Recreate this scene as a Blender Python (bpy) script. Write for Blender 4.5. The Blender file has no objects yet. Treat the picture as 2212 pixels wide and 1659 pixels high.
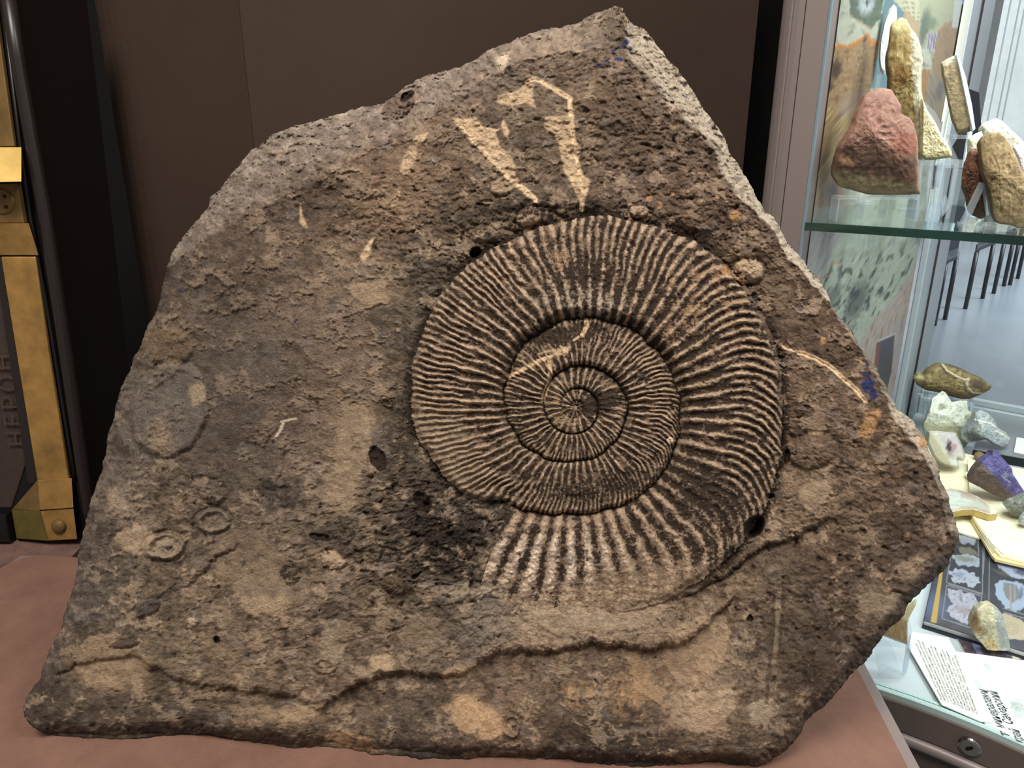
import bpy, bmesh, math, random
import numpy as np
from mathutils import Vector, Matrix

sc = bpy.context.scene
COL = sc.collection
R = math.radians

# ------------------------------------------------------------------ camera
F = 1661.0; CX, CY = 1106.0, 829.5; PITCH = R(19.5); CAMZ = 1.45
cam_d = bpy.data.cameras.new('camera'); cam = bpy.data.objects.new('camera', cam_d); COL.objects.link(cam)
cam.location = (0, 0, CAMZ); cam.rotation_euler = (R(90) - PITCH, 0, 0)
cam_d.sensor_width = 36.0; cam_d.lens = 36.0 * F / 2212.0; cam_d.clip_start = 0.01; cam_d.clip_end = 100
sc.camera = cam

# ------------------------------------------------------------------ world, lamps, exposure
w = bpy.data.worlds.new('world'); sc.world = w; w.use_nodes = True
w.node_tree.nodes['Background'].inputs[0].default_value = (1.0, 0.96, 0.93, 1)
w.node_tree.nodes['Background'].inputs[1].default_value = 0.25

def area(name, loc, target, size, power, color, size_y=None):
    d = bpy.data.lights.new(name, 'AREA'); d.energy = power; d.color = color; d.size = size
    if size_y: d.shape = 'RECTANGLE'; d.size_y = size_y
    o = bpy.data.objects.new(name, d); COL.objects.link(o); o.location = loc
    o.rotation_euler = (Vector(target) - Vector(loc)).to_track_quat('-Z', 'Y').to_euler()
    return o
area('ceiling_lamp_warm', (-0.35, -0.35, 3.0), (0, 0.7, 1.1), 0.7, 50, (1.0, 0.94, 0.87))
area('ceiling_lamp_side', (1.3, -0.3, 3.0), (0.1, 0.7, 1.1), 0.5, 22, (1.0, 0.97, 0.94))
area('hall_daylight', (5.2, 6.0, 2.9), (4.6, 7.2, .2), 3.4, 430, (0.86, 0.93, 1.0))
sc.view_settings.view_transform = 'Standard'; sc.view_settings.look = 'None'
sc.view_settings.gamma = 1.0; sc.view_settings.use_curve_mapping = False
sc.view_settings.exposure = 0.0
sc.cycles.use_denoising = True
sc.cycles.max_bounces = 10; sc.cycles.transparent_max_bounces = 24; sc.cycles.transmission_bounces = 8
sc.cycles.caustics_reflective = False; sc.cycles.caustics_refractive = False

# ------------------------------------------------------------------ projection helpers (photo pixel -> place in the room)
_cp, _sp = math.cos(PITCH), math.sin(PITCH)
def rays(u, v):
    u = np.asarray(u, float); v = np.asarray(v, float)
    x = (u - CX) / F; y = -(v - CY) / F
    return np.stack([x, _cp + y * _sp, -_sp + y * _cp], -1)
CAM = np.array([0, 0, CAMZ])
def PZ(u, v, z):
    d = rays(u, v); t = (z - CAMZ) / d[..., 2]
    return Vector((CAM + d * t).tolist())
def PY(u, v, y):
    d = rays(u, v); t = y / d[..., 1]
    return Vector((CAM + d * t).tolist())
def PPL(u, v, p0, n):
    d = rays(u, v); p0 = np.asarray(p0, float); n = np.asarray(n, float)
    t = ((p0 - CAM) @ n) / (d @ n)
    return Vector((CAM + d * t).tolist())

# ------------------------------------------------------------------ numpy noise
_rng = np.random.RandomState(7)
_ang = _rng.rand(256) * 2 * np.pi
_GX, _GY = np.cos(_ang).astype(np.float32), np.sin(_ang).astype(np.float32)
def _hash(ix, iy, seed):
    h = ix.astype(np.uint32) * np.uint32(374761393) + iy.astype(np.uint32) * np.uint32(668265263) + np.uint32((seed * 974711 + 12345) & 0xffffffff)
    h = (h ^ (h >> np.uint32(13))) * np.uint32(1274126177)
    return ((h ^ (h >> np.uint32(16))) & np.uint32(255)).astype(np.int32)
def gn(x, y, seed=0):
    x = np.asarray(x, np.float32); y = np.asarray(y, np.float32)
    fx, fy = np.floor(x), np.floor(y); ix, iy = fx.astype(np.int64), fy.astype(np.int64)
    dx, dy = x - fx, y - fy
    sx = dx * dx * dx * (dx * (dx * 6 - 15) + 10); sy = dy * dy * dy * (dy * (dy * 6 - 15) + 10)
    def g(a, b):
        k = _hash(ix + a, iy + b, seed); return _GX[k] * (dx - a) + _GY[k] * (dy - b)
    n0 = g(0, 0); n0 = n0 + sx * (g(1, 0) - n0)
    n1 = g(0, 1); n1 = n1 + sx * (g(1, 1) - n1)
    return (n0 + sy * (n1 - n0)) * 1.5
def fbm(x, y, seed=0, octv=4, gain=.5, ridged=False):
    s = 0; a = 1.0; tot = 0
    for i in range(octv):
        n = gn(x * 2 ** i, y * 2 ** i, seed + 31 * i)
        if ridged: n = 1 - 2 * np.abs(n)
        s = s + a * n; tot += a; a *= gain
    return s / tot
def sst(a, b, x):
    t = np.clip((x - a) / (b - a), 0, 1); return t * t * (3 - 2 * t)
def lin(c):
    c = np.asarray(c, float) / 255.0
    return np.where(c <= .04045, c / 12.92, ((c + .055) / 1.055) ** 2.4)
def d_poly(x, y, pts, closed=False):
    """distance to a polyline, and index/fraction sign helper"""
    pts = np.asarray(pts, float); n = len(pts); best = np.full(x.shape, 1e9, np.float32)
    for i in range(n if closed else n - 1):
        a, b = pts[i], pts[(i + 1) % n]; ab = b - a; L = max(ab @ ab, 1e-9)
        t = np.clip(((x - a[0]) * ab[0] + (y - a[1]) * ab[1]) / L, 0, 1)
        d = np.hypot(x - (a[0] + t * ab[0]), y - (a[1] + t * ab[1]))
        best = np.minimum(best, d)
    return best
def in_poly(x, y, pts):
    pts = np.asarray(pts, float); c = np.zeros(x.shape, bool); n = len(pts); j = n - 1
    for i in range(n):
        xi, yi = pts[i]; xj, yj = pts[j]
        if yi != yj:
            c ^= ((yi > y) != (yj > y)) & (x < (xj - xi) * (y - yi) / (yj - yi) + xi)
        j = i
    return c
def sd_poly(x, y, pts):
    d = d_poly(x, y, pts, True); return np.where(in_poly(x, y, pts), d, -d)   # + inside

# ------------------------------------------------------------------ object helpers
def tag(o, label, cat, group=None):
    o['label'] = label; o['category'] = cat
    if group: o['group'] = group
    return o
def struct(o, label=None):
    o['kind'] = 'structure'
    if label: o['label'] = label
    return o
def link(name, me, mat=None, parent=None):
    o = bpy.data.objects.new(name, me); COL.objects.link(o)
    if mat is not None and hasattr(me, 'materials') and len(me.materials) == 0: me.materials.append(mat)
    if parent is not None:
        o.parent = parent; o.matrix_parent_inverse = Matrix.Translation(parent.location).inverted() if parent.rotation_euler.x == parent.rotation_euler.y == parent.rotation_euler.z == 0 else parent.matrix_basis.inverted()
    return o
def empty(name, loc, label=None, cat=None, group=None):
    o = bpy.data.objects.new(name, None); COL.objects.link(o); o.location = loc; o.empty_display_size = .02
    if label: tag(o, label, cat, group)
    return o
def mesh(name, verts, faces, mat=None, parent=None, smooth=False):
    """world-space verts; the object's origin goes to the base centre of the thing"""
    V = np.asarray([tuple(v) for v in verts], float)
    org = np.array([V[:, 0].mean(), V[:, 1].mean(), V[:, 2].min()])
    me = bpy.data.meshes.new(name); me.from_pydata((V - org).tolist(), [], faces); me.update()
    if smooth: me.polygons.foreach_set('use_smooth', [True] * len(me.polygons))
    o = link(name, me, mat); o.location = org
    if parent is not None:
        o.parent = parent; o.matrix_parent_inverse = parent.matrix_basis.inverted()
    return o
def bevel(o, wdt, seg=2):
    m = o.modifiers.new('bevel', 'BEVEL'); m.width = wdt; m.segments = seg; m.limit_method = 'ANGLE'; m.angle_limit = R(35); return o
BOXF = [(0, 3, 2, 1), (4, 5, 6, 7), (0, 1, 5, 4), (1, 2, 6, 5), (2, 3, 7, 6), (3, 0, 4, 7)]
def box8(name, b4, t4, mat, parent=None, bev=0.0):
    """hexahedron from 4 bottom and 4 top corners (counter-clockwise seen from above)"""
    o = mesh(name, list(b4) + list(t4), BOXF, mat, parent)
    if bev: bevel(o, bev)
    return o
def boxd(name, o0, ax, ay, az, mat, parent=None, bev=0.0):
    o0 = Vector(o0); ax = Vector(ax); ay = Vector(ay); az = Vector(az)
    b = [o0, o0 + ax, o0 + ax + ay, o0 + ay]
    return box8(name, b, [p + az for p in b], mat, parent, bev)
def prism(name, poly, dirv, mat, parent=None, bev=0.0):
    """extrude a planar 3-D polygon along dirv"""
    n = len(poly); d = Vector(dirv); v = [Vector(p) for p in poly]; v = v + [p + d for p in v]
    f = [tuple(range(n))[::-1], tuple(range(n, 2 * n))] + [(i, (i + 1) % n, n + (i + 1) % n, n + i) for i in range(n)]
    o = mesh(name, v, f, mat, parent)
    bm = bmesh.new(); bm.from_mesh(o.data); bmesh.ops.recalc_face_normals(bm, faces=bm.faces); bm.to_mesh(o.data); bm.free()
    if bev: bevel(o, bev)
    return o
def tube(name, pts, rad, mat, parent=None, seg=10, closed_caps=True):
    pts = [Vector(p) for p in pts]; V = []; Fc = []
    for i, p in enumerate(pts):
        d = (pts[min(i + 1, len(pts) - 1)] - pts[max(i - 1, 0)]).normalized()
        a = d.orthogonal().normalized() if i == 0 else (a - d * a.dot(d)).normalized()
        b = d.cross(a)
        r = rad[i] if hasattr(rad, '__len__') else rad
        for k in range(seg):
            t = 2 * math.pi * k / seg; V.append(p + (a * math.cos(t) + b * math.sin(t)) * r)
    for i in range(len(pts) - 1):
        for k in range(seg):
            Fc.append((i * seg + k, i * seg + (k + 1) % seg, (i + 1) * seg + (k + 1) % seg, (i + 1) * seg + k))
    if closed_caps:
        Fc.append(tuple(range(seg))[::-1]); Fc.append(tuple((len(pts) - 1) * seg + k for k in range(seg)))
    return mesh(name, V, Fc, mat, parent, True)

def text_mesh(name, body, size, loc, xdir, ydir, m, parent=None, spacing=1.0, line=1.0, shear=0.0, xs=1.0, bold=0.0):
    """lettering as a flat mesh lying in the plane of xdir, ydir"""
    fc = bpy.data.curves.new(name, 'FONT'); fc.body = body; fc.size = size; fc.space_character = spacing; fc.space_line = line; fc.shear = shear; fc.resolution_u = 3; fc.offset = bold
    tmp = bpy.data.objects.new('tmp', fc); COL.objects.link(tmp); dg = bpy.context.evaluated_depsgraph_get(); dg.update()
    me = bpy.data.meshes.new_from_object(tmp.evaluated_get(dg)); bpy.data.objects.remove(tmp); bpy.data.curves.remove(fc)
    xd, yd = Vector(xdir).normalized(), Vector(ydir).normalized(); zd = xd.cross(yd)
    me.transform(Matrix((xd * xs, yd, zd)).transposed().to_4x4()); me.name = name; me.materials.clear()
    o = link(name, me, m); o.location = loc
    if parent is not None: o.parent = parent; o.matrix_parent_inverse = parent.matrix_basis.inverted()
    return o

# ------------------------------------------------------------------ material helpers
def mat(name, color=(128, 128, 128), rough=.6, metal=0.0, spec=.3, bump=0.0, bscale=200.0, var=0.0, vscale=30.0, attr=None, k=1.0, emit=None):
    m = bpy.data.materials.new(name); m.use_nodes = True; nt = m.node_tree; N = nt.nodes; L = nt.links
    b = N['Principled BSDF']; b.inputs['Roughness'].default_value = rough; b.inputs['Metallic'].default_value = metal
    b.inputs['Specular IOR Level'].default_value = spec
    c = lin(color) * k
    tc = N.new('ShaderNodeTexCoord')
    if attr:
        a = N.new('ShaderNodeAttribute'); a.attribute_name = attr; src = a.outputs['Color']
    else:
        rgb = N.new('ShaderNodeRGB'); rgb.outputs[0].default_value = (*c, 1); src = rgb.outputs[0]
    if var:
        n = N.new('ShaderNodeTexNoise'); n.inputs['Scale'].default_value = vscale; n.inputs['Detail'].default_value = 6; n.inputs['Roughness'].default_value = .65
        L.new(tc.outputs['Object'], n.inputs['Vector'])
        mr = N.new('ShaderNodeMapRange'); mr.inputs[1].default_value = .3; mr.inputs[2].default_value = .7
        mr.inputs[3].default_value = 1 - var; mr.inputs[4].default_value = 1 + var
        L.new(n.outputs['Fac'], mr.inputs[0])
        mx = N.new('ShaderNodeMix'); mx.data_type = 'RGBA'; mx.blend_type = 'MULTIPLY'; mx.inputs[0].default_value = 1
        L.new(src, mx.inputs[6]); L.new(mr.outputs[0], mx.inputs[7]); src = mx.outputs[2]
    L.new(src, b.inputs['Base Color'])
    if bump:
        n = N.new('ShaderNodeTexNoise'); n.inputs['Scale'].default_value = bscale; n.inputs['Detail'].default_value = 6; n.inputs['Roughness'].default_value = .65
        L.new(tc.outputs['Object'], n.inputs['Vector'])
        bp = N.new('ShaderNodeBump'); bp.inputs['Strength'].default_value = bump; bp.inputs['Distance'].default_value = .002
        L.new(n.outputs['Fac'], bp.inputs['Height']); L.new(bp.outputs[0], b.inputs['Normal'])
    if emit:
        b.inputs['Emission Color'].default_value = (*lin(emit[0]), 1); b.inputs['Emission Strength'].default_value = emit[1]
    return m
def glassy(name, tint=(1, 1, 1), refl=(1, 1, 1), ior=1.45, edge=None, body=0.0, bodycol=(.8, .85, .9)):
    """thin clear sheet: see-through with Fresnel reflection"""
    m = bpy.data.materials.new(name); m.use_nodes = True; nt = m.node_tree; N = nt.nodes; L = nt.links
    N.remove(N['Principled BSDF']); out = N['Material Output']
    t = N.new('ShaderNodeBsdfTransparent'); t.inputs[0].default_value = (*tint, 1)
    g = N.new('ShaderNodeBsdfGlossy'); g.inputs[0].default_value = (*refl, 1); g.inputs['Roughness'].default_value = .03
    f = N.new('ShaderNodeFresnel'); f.inputs[0].default_value = ior
    mx = N.new('ShaderNodeMixShader'); ge = N.new('ShaderNodeNewGeometry'); fm = N.new('ShaderNodeMath'); fm.operation = 'SUBTRACT'; fm.use_clamp = True; L.new(f.outputs[0], fm.inputs[0]); L.new(ge.outputs['Backfacing'], fm.inputs[1])   # reflect on the outer face only
    L.new(fm.outputs[0], mx.inputs[0]); L.new(t.outputs[0], mx.inputs[1]); L.new(g.outputs[0], mx.inputs[2])
    last = mx
    if body:
        d = N.new('ShaderNodeBsdfDiffuse'); d.inputs[0].default_value = (*bodycol, 1)
        m2 = N.new('ShaderNodeMixShader'); m2.inputs[0].default_value = body
        L.new(mx.outputs[0], m2.inputs[1]); L.new(d.outputs[0], m2.inputs[2]); last = m2
    L.new(last.outputs[0], out.inputs[0])
    return m
def set_col(me, rgb, name='col'):
    a = me.attributes.new(name, 'FLOAT_COLOR', 'POINT'); n = len(me.vertices)
    c = np.ones((n, 4), np.float32); c[:, :3] = rgb; a.data.foreach_set('color', c.ravel())
def split_mesh(V, Q, keep):
    q = Q[keep]; used = np.unique(q); mp = np.full(len(V), -1, np.int64); mp[used] = np.arange(len(used)); return V[used], mp[q], used
def np_mesh(name, V, quads, smooth=True):
    me = bpy.data.meshes.new(name); n = len(V); m = len(quads)
    me.vertices.add(n); me.vertices.foreach_set('co', np.asarray(V, np.float32).ravel())
    me.loops.add(4 * m); me.loops.foreach_set('vertex_index', np.asarray(quads, np.int32).ravel())
    me.polygons.add(m); me.polygons.foreach_set('loop_start', np.arange(0, 4 * m, 4, dtype=np.int32))
    me.polygons.foreach_set('loop_total', np.full(m, 4, np.int32))
    me.polygons.foreach_set('use_smooth', np.full(m, smooth, bool))
    me.update(calc_edges=True); me.validate()
    return me
# ================================================================== the fossil slab
TABLE_Z = 0.95
OUT = [(1327,15),(1345,17),(1352,35),(1363,49),(1369,54),(1375,53),(1392,65),(1410,82),(1430,112),(1440,125),(1455,142),(1470,160),(1490,185),(1500,202),(1515,225),(1520,235),(1538,260),(1555,282),(1567,300),(1572,320),(1578,333),(1595,355),(1605,370),(1618,390),(1625,410),(1632,427),(1645,445),(1660,462),(1677,480),(1690,500),
(1697,518),(1705,530),(1720,545),(1735,563),(1755,590),(1770,605),(1782,630),(1795,655),(1810,680),(1825,698),(1840,715),(1852,735),(1860,755),(1880,780),(1897,797),(1903,815),(1915,838),(1928,860),(1940,885),(1960,900),(1975,915),(1990,938),(2000,952),(2010,980),(2025,1005),(2030,1030),(2033,1040),(2042,1055),(2050,1075),(2052,1098),(2062,1120),(2071,1148),(2069,1165),(2060,1195),
(2052,1215),(2040,1230),(2015,1255),(1995,1270),(1985,1282),(1965,1300),(1955,1320),(1945,1338),(1925,1355),(1908,1370),(1898,1390),(1885,1408),(1870,1425),(1855,1438),(1838,1460),(1828,1475),(1810,1495),(1793,1512),(1777,1527),(1752,1549),(1737,1560),(1729,1579),(1715,1604),(1696,1623),(1674,1636),(1649,1652),(1630,1655),(1594,1652),(1557,1646),(1520,1645),(1476,1650),(1410,1654),(1355,1655),(1300,1650),
(1232,1641),(1159,1639),(1067,1634),(994,1639),(920,1639),(865,1632),(810,1628),(773,1621),(737,1614),(700,1613),(678,1613),(633,1616),(542,1602),(475,1591),(407,1584),(339,1591),(271,1597),(181,1593),(113,1588),(86,1582),(68,1568),(54,1552),(50,1530),(59,1503),(86,1466),(95,1439),(108,1403),(131,1358),(149,1299),(163,1254),(166,1235),(168,1213),(176,1171),(185,1140),(195,1083),(211,1042),(219,1010),(229,968),(235,937),(248,892),(258,848),(277,810),(289,769),(305,744),(318,706),(337,671),(346,636),(356,604),(360,576),(368,554),(384,528),(398,509),
(408,497),(427,472),(449,449),(456,427),(490,392),(506,367),(535,335),(560,313),(585,293),(617,280),(649,267),(700,255),(727,247),(777,233),(828,223),(866,196),(897,172),(935,157),(989,149),(1027,127),(1059,109),(1106,87),(1151,70),(1201,58),(1249,51),(1268,35),(1300,25)]
AC = (1243.0, 879.0)                       # umbilicus of the ammonite
NT, NR, NS = 2200, 430, 26

def dense_outline(pts, step=2.0):
    p = np.array(pts + [pts[0]], float); seg = np.hypot(*(p[1:] - p[:-1]).T); cum = np.r_[0, np.cumsum(seg)]
    t = np.arange(0, cum[-1], step); return np.stack([np.interp(t, cum, p[:, 0]), np.interp(t, cum, p[:, 1])], 1)

def polar_outline(pts, c, nt):
    q = dense_outline(pts); a = np.unwrap(np.arctan2(q[:, 1] - c[1], q[:, 0] - c[0]))
    if a[-1] < a[0]: a = a[::-1]; q = q[::-1]; a = np.unwrap(np.arctan2(q[:, 1] - c[1], q[:, 0] - c[0]))
    r = np.hypot(q[:, 0] - c[0], q[:, 1] - c[1])
    a2 = np.maximum.accumulate(a); ds = np.hypot(np.diff(q[:, 0], append=q[0, 0]), np.diff(q[:, 1], append=q[0, 1]))
    per = ds.sum(); wgt = .5 * np.diff(a2, append=a2[0] + 2 * np.pi) / (2 * np.pi) + .5 * ds / per
    cw = np.r_[0, np.cumsum(wgt)]; cw /= cw[-1]
    aa = np.r_[a2, a2[0] + 2 * np.pi]; rr = np.r_[r, r[0]]
    k = np.arange(nt) / nt; th = np.interp(k, cw, aa)
    return th, np.interp(th, aa, rr)

th, RO = polar_outline(OUT, AC, NT)
px0, py0 = AC[0] + RO * np.cos(th), AC[1] + RO * np.sin(th)
rough_edge = 3.2 * gn(px0 / 40, py0 / 40, 3) + 2.4 * gn(px0 / 15, py0 / 15, 4) + 1.4 * gn(px0 / 6, py0 / 6, 5)
RO = RO + rough_edge
fr = (np.arange(NR + 1) / NR)
U = (AC[0] + fr[:, None] * RO[None] * np.cos(th)[None]).astype(np.float32)
Vv = (AC[1] + fr[:, None] * RO[None] * np.sin(th)[None]).astype(np.float32)
shp = U.shape
u = U.ravel(); v = Vv.ravel()

# warped coordinates give every painted patch and relief line a ragged edge
wx = 7 * gn(u / 34, v / 34, 11) + 4.5 * gn(u / 13, v / 13, 12) + 2.2 * gn(u / 5, v / 5, 13)
wy = 7 * gn(u / 34, v / 34, 14) + 4.5 * gn(u / 13, v / 13, 15) + 2.2 * gn(u / 5, v / 5, 16)
uw, vw = u + wx, v + wy
us, vs = u + .45 * wx, v + .45 * wy
H = np.zeros(u.shape, np.float32)           # relief, in photo pixels (about 0.42 mm each)

# ---- spiral
PSI = [-900,-540,-360,-180,0,180,270,360,450,540,630,720,765,810,847,862,878,890,903,921,937,953,968,982,995,1012,1027,1044,1062,1079,1090,1111,1137,1173,1215]
RAD = [4,10,17,30,48,66,87,111,115,149,190,226,236,229,252,308,327,346,356,365,374,385,384,398,414,424,440,451,450,447,453,466,462,450,441]
dx, dy = u - AC[0], v - AC[1]
r = np.hypot(dx, dy); rj = sst(40, 160, r) * (4.5 * gn(u / 46, v / 46, 31) + 2.6 * gn(u / 17, v / 17, 32) + 1.4 * gn(u / 7, v / 7, 33)); r = r + rj; ang = np.degrees(np.arctan2(dy, dx)) % 360
Rb = [np.interp(ang + 360 * j, PSI, RAD) for j in range(-2, 4)]
n_in = sum((r > b).astype(int) for b in Rb)               # how many boundaries lie inside
psi = ang + 360 * (n_in - 2)
Rout = np.interp(psi, PSI, RAD); Rin = np.interp(psi - 360, PSI, RAD)
wid = np.maximum(Rout - Rin, 4); s = np.clip((r - Rin) / wid, 0, 1)
edge_ang = np.interp(r, [200, 240, 420, 470], [124, 123.4, 118.5, 117])
inside = np.where(psi > 900, (psi - 1080) <= edge_ang, True) & (psi < 1080 + 124)
shell = inside.astype(np.float32)
# soft fade at the bottom of the last whorl where the shell runs into the matrix
fadeB = np.where((psi > 1110), 1 - sst(1140, 1165, psi) * sst(.84, 1.02, s + .08 * gn(u / 30, v / 30, 21)), 1)
amp = np.interp(wid, [0, 20, 60, 110, 230], [1, 6, 15, 24, 34])
prof = sst(0, .13, s) * (1 - .42 * sst(.35, .95, s)) * (1 - .85 * sst(.93, 1.0, s))
pb_ = sst(1135, 1165, psi); prof = prof * (1 - pb_) + pb_ * sst(0, .13, s) * (1 - .98 * sst(.25, 1.02, s))
# ribs
spc_p = [-900, 0, 180, 360, 540, 720, 830, 1000, 1080, 1140, 1200]; spc = [40, 24, 14, 10, 7.6, 6.0, 5.6, 5.6, 5.4, 6.3, 6.6]
gp = np.arange(-900, 1216, 1.0); Nc = np.cumsum(1 / np.interp(gp, spc_p, spc))
LB = ([-60, 0, 60, 100, 118, 140, 183, 204, 226, 245, 258, 270, 300, 320, 360, 420], [-5, -3, -2, 0, 0, 6, 0, -5, -8, -12, -8, -6, -8, -5, -3, -2])
QB = ([0, 40, 100, 118, 140, 262, 300, 320, 360], [9, 9, 1, 0, 0, 2, 3, 5, 9])
sc_in = np.where(psi > 720, 1.0, .45)
bend = sc_in * (np.interp(ang, *LB) * s + np.interp(ang, *QB) * np.clip(s - .55, 0, 1) ** 2 / .2)
jit = 1 - .5 * sst(960, 1040, psi)
psr = psi - bend + jit * 1.5 * gn(u / 60, v / 60, 22) * 160 / np.maximum(r, 60) + jit * .95 * gn(u / 26, v / 26, 25) * 160 / np.maximum(r, 60) + .55 * gn(u / 9, v / 9, 23) * 90 / np.maximum(r, 60)
ph = np.interp(psr, gp, Nc)
def peak(x, sg):
    d = np.abs(x - np.round(x)); return np.exp(-(d / sg) ** 2)
dbl = sst(.38, .62, s + .14 * gn(ph * .9, s * 2, 24)) * (1 - sst(1120, 1150, psi)) * sst(500, 700, psi)
dbl2 = sst(.62, .8, s) * sst(300, 400, psi) * (1 - sst(500, 700, psi))
dbl = np.maximum(dbl, dbl2 * .8)
p1 = peak(ph, .235); p2 = peak(2 * ph, .30)
rib = p1 * (1 - dbl) + p2 * dbl
big = sst(1100, 1150, psi)
rib = rib * (1 - big) + peak(ph, .31) * big
brk = np.clip(.78 + .75 * fbm(u / 26, v / 26, 26, 3, .6), .15, 1.15)          # crests worn unevenly
rib = rib * brk
ribh = np.interp(wid, [0, 20, 60, 110, 230], [.8, 2.2, 6, 9.5, 13]) * rib * sst(.0, .10, s) * (1 - .5 * sst(.9, 1, s))
# worn places on the shell
def blob(cx, cy, rx, ry, rot=0, soft=.5, X=None, Y=None):
    X = uw if X is None else X; Y = vw if Y is None else Y
    c_, s_ = math.cos(R(rot)), math.sin(R(rot)); a = (X - cx) * c_ + (Y - cy) * s_; b = -(X - cx) * s_ + (Y - cy) * c_
    return 1 - sst(1 - soft, 1 + soft, np.hypot(a / rx, b / ry))
worn = np.maximum.reduce([blob(1262, 588, 100, 56, 5, .7), .9 * blob(1330, 1050, 130, 34, -12), .8 * blob(1215, 1066, 90, 26, 8), .85 * blob(1530, 1075, 110, 60, 35, .7), .9 * blob(1165, 735, 60, 32, -30), .7 * blob(1280, 722, 70, 26, 5),
                          blob(1255, 880, 34, 30, 0, .6), .5 * blob(965, 985, 34, 90, -25), .6 * blob(1350, 1290, 150, 40, 0), .75 * blob(1118, 900, 22, 60, 5, .7), .6 * blob(1330, 860, 40, 30, -20), .8 * sst(.1, .42, gn(u / 42, v / 42, 34))])
rib = rib * (1 - .55 * worn * sst(-.4, .2, gn(u / 9, v / 9, 35)))
ribh *= (1 - .6 * worn)
sh_h = (amp * prof + ribh) * fadeB
# matrix just outside the shell dips into a moat
Rl = np.where(ang <= 120, Rb[5], np.where(ang >= 142, Rb[4], 255))
dist_out = r - Rl
moat = np.where(dist_out > 0, np.exp(-(dist_out / 22) ** 2), 0) * (1 - .95 * sst(50, 62, ang) * (1 - sst(124, 128, ang)))
H += shell * sh_h - 13 * moat * (1 - shell)
seam = np.exp(-(np.minimum(r - Rin, 99) / 5) ** 2) * shell * sst(150, 300, psi)
H -= 6 * seam

# ---- general relief of the matrix
shell = shell * np.where(psi < 900, fadeB, 1)
mtx = 1 - .82 * shell * np.clip(fadeB + .35, 0, 1)
roughz = np.clip(.55 + .9 * blob(960, 1170, 190, 140, 20, .8) + .5 * blob(960, 500, 200, 90, -20, .8) + .5 * blob(1500, 300, 260, 200, 50, .9) + .4 * blob(700, 1180, 300, 200, 0, .9)
                 - .62 * blob(540, 780, 330, 270, 15, .8) - .3 * blob(620, 1260, 160, 110, 20, .8) - .25 * blob(1200, 1480, 420, 70, -3, .8) + .35 * blob(1850, 1250, 250, 250, 0, .9), .12, 1.6)
n1 = gn(u / 260, v / 260, 41); n2 = fbm(uw / 95, vw / 80, 42, 3); n3 = fbm(uw / 36, vw / 26, 43, 3, ridged=True); n4 = fbm(us / 15, vs / 10, 44, 3)
pit = np.clip(fbm(us / 24, vs / 19, 45, 2) - .28, 0, 1)
n5 = fbm(us / 7, vs / 4.5, 47, 2)
ma = fbm(uw / 78, vw / 62, 81, 4, .6); mb = fbm(uw / 26, vw / 20, 82, 4, .6); mc = fbm(us / 9, vs / 7, 83, 3, .6)
TAN = [([(1440,1370),(1490,1340),(1560,1330),(1580,1360),(1560,1440),(1530,1470),(1470,1480),(1430,1440)],(160,134,100)),([(1470,1500),(1550,1490),(1590,1500),(1590,1540),(1540,1575),(1500,1580),(1480,1540)],(174,147,114)),([(1610,1525),(1660,1508),(1684,1525),(1660,1562),(1620,1570)],(160,138,108)),
 ([(1360,1410),(1380,1400),(1400,1440),(1410,1470),(1460,1500),(1440,1540),(1370,1490)],(150,121,86)),([(1850,1290),(1900,1280),(1930,1300),(1910,1330),(1860,1340)],(142,122,96)),([(1735,1050),(1790,1040),(1800,1070),(1750,1110),(1725,1080)],(154,130,98)),([(738,868),(792,880),(800,960),(772,1050),(752,1112),(702,1062),(722,980)],(150,126,95)),
 ([(745,622),(830,600),(842,650),(790,668)],(150,124,92)),([(250,1165),(285,1130),(335,1150),(325,1185),(280,1192)],(164,138,104)),([(170,1400),(200,1370),(300,1390),(332,1440),(300,1480),(200,1490),(165,1450)],(146,122,90)),([(480,1140),(560,1150),(640,1230),(652,1300),(560,1320),(480,1260),(450,1200)],(128,106,80)),
 ([(520,1290),(600,1298),(592,1325),(530,1332)],(164,138,102)),([(640,1530),(700,1520),(690,1552),(600,1560)],(160,134,98)),([(960,1530),(1000,1510),(1070,1540),(1092,1580),(1060,1602),(1010,1585),(970,1560)],(172,139,98)),([(690,1585),(760,1580),(812,1608),(802,1630),(740,1615)],(168,131,84)),([(790,1420),(850,1418),(846,1450),(800,1452)],(164,137,101)),
 ([(880,1330),(960,1340),(905,1400),(860,1395)],(140,118,90)),([(1560,1240),(1660,1255),(1640,1290),(1570,1300)],(138,114,86)),([(690,1340),(760,1350),(740,1440),(690,1420)],(146,124,96)),([(955,1450),(1040,1430),(1010,1470),(960,1475)],(160,132,96)),([(1180,1290),(1400,1270),(1440,1320),(1390,1360),(1200,1372),(1130,1340)],(152,128,98))]
DRK = [([(1520,1200),(1720,1165),(1800,1200),(1760,1262),(1560,1290)],(82,66,51),.7),([(1640,1330),(1760,1300),(1810,1420),(1720,1510),(1660,1420)],(78,62,47),.7),([(560,1040),(640,1030),(652,1090),(580,1112)],(50,42,36),.7),([(640,1130),(760,1110),(742,1180),(650,1192)],(66,56,47),.6),([(1830,1120),(1960,1100),(2030,1180),(1900,1240)],(76,60,46),.6),([(420,900),(520,930),(500,1010),(400,980)],(80,66,54),.5),([(1280,160),(1400,220),(1420,330),(1300,330)],(84,66,50),.4)]
tanP = [sst(-4, 4, sd_poly(uw, vw, p_)) for p_, c_ in TAN]; drkP = [sst(-9, 9, sd_poly(uw, vw, p_)) for p_, c_, k_ in DRK]
tanm = sst(.05, .20, .62 * ma + .34 * mb + .2 * mc) * (1 - np.maximum.reduce(drkP)); tanA = np.maximum(tanm, np.maximum.reduce(tanP))
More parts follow.
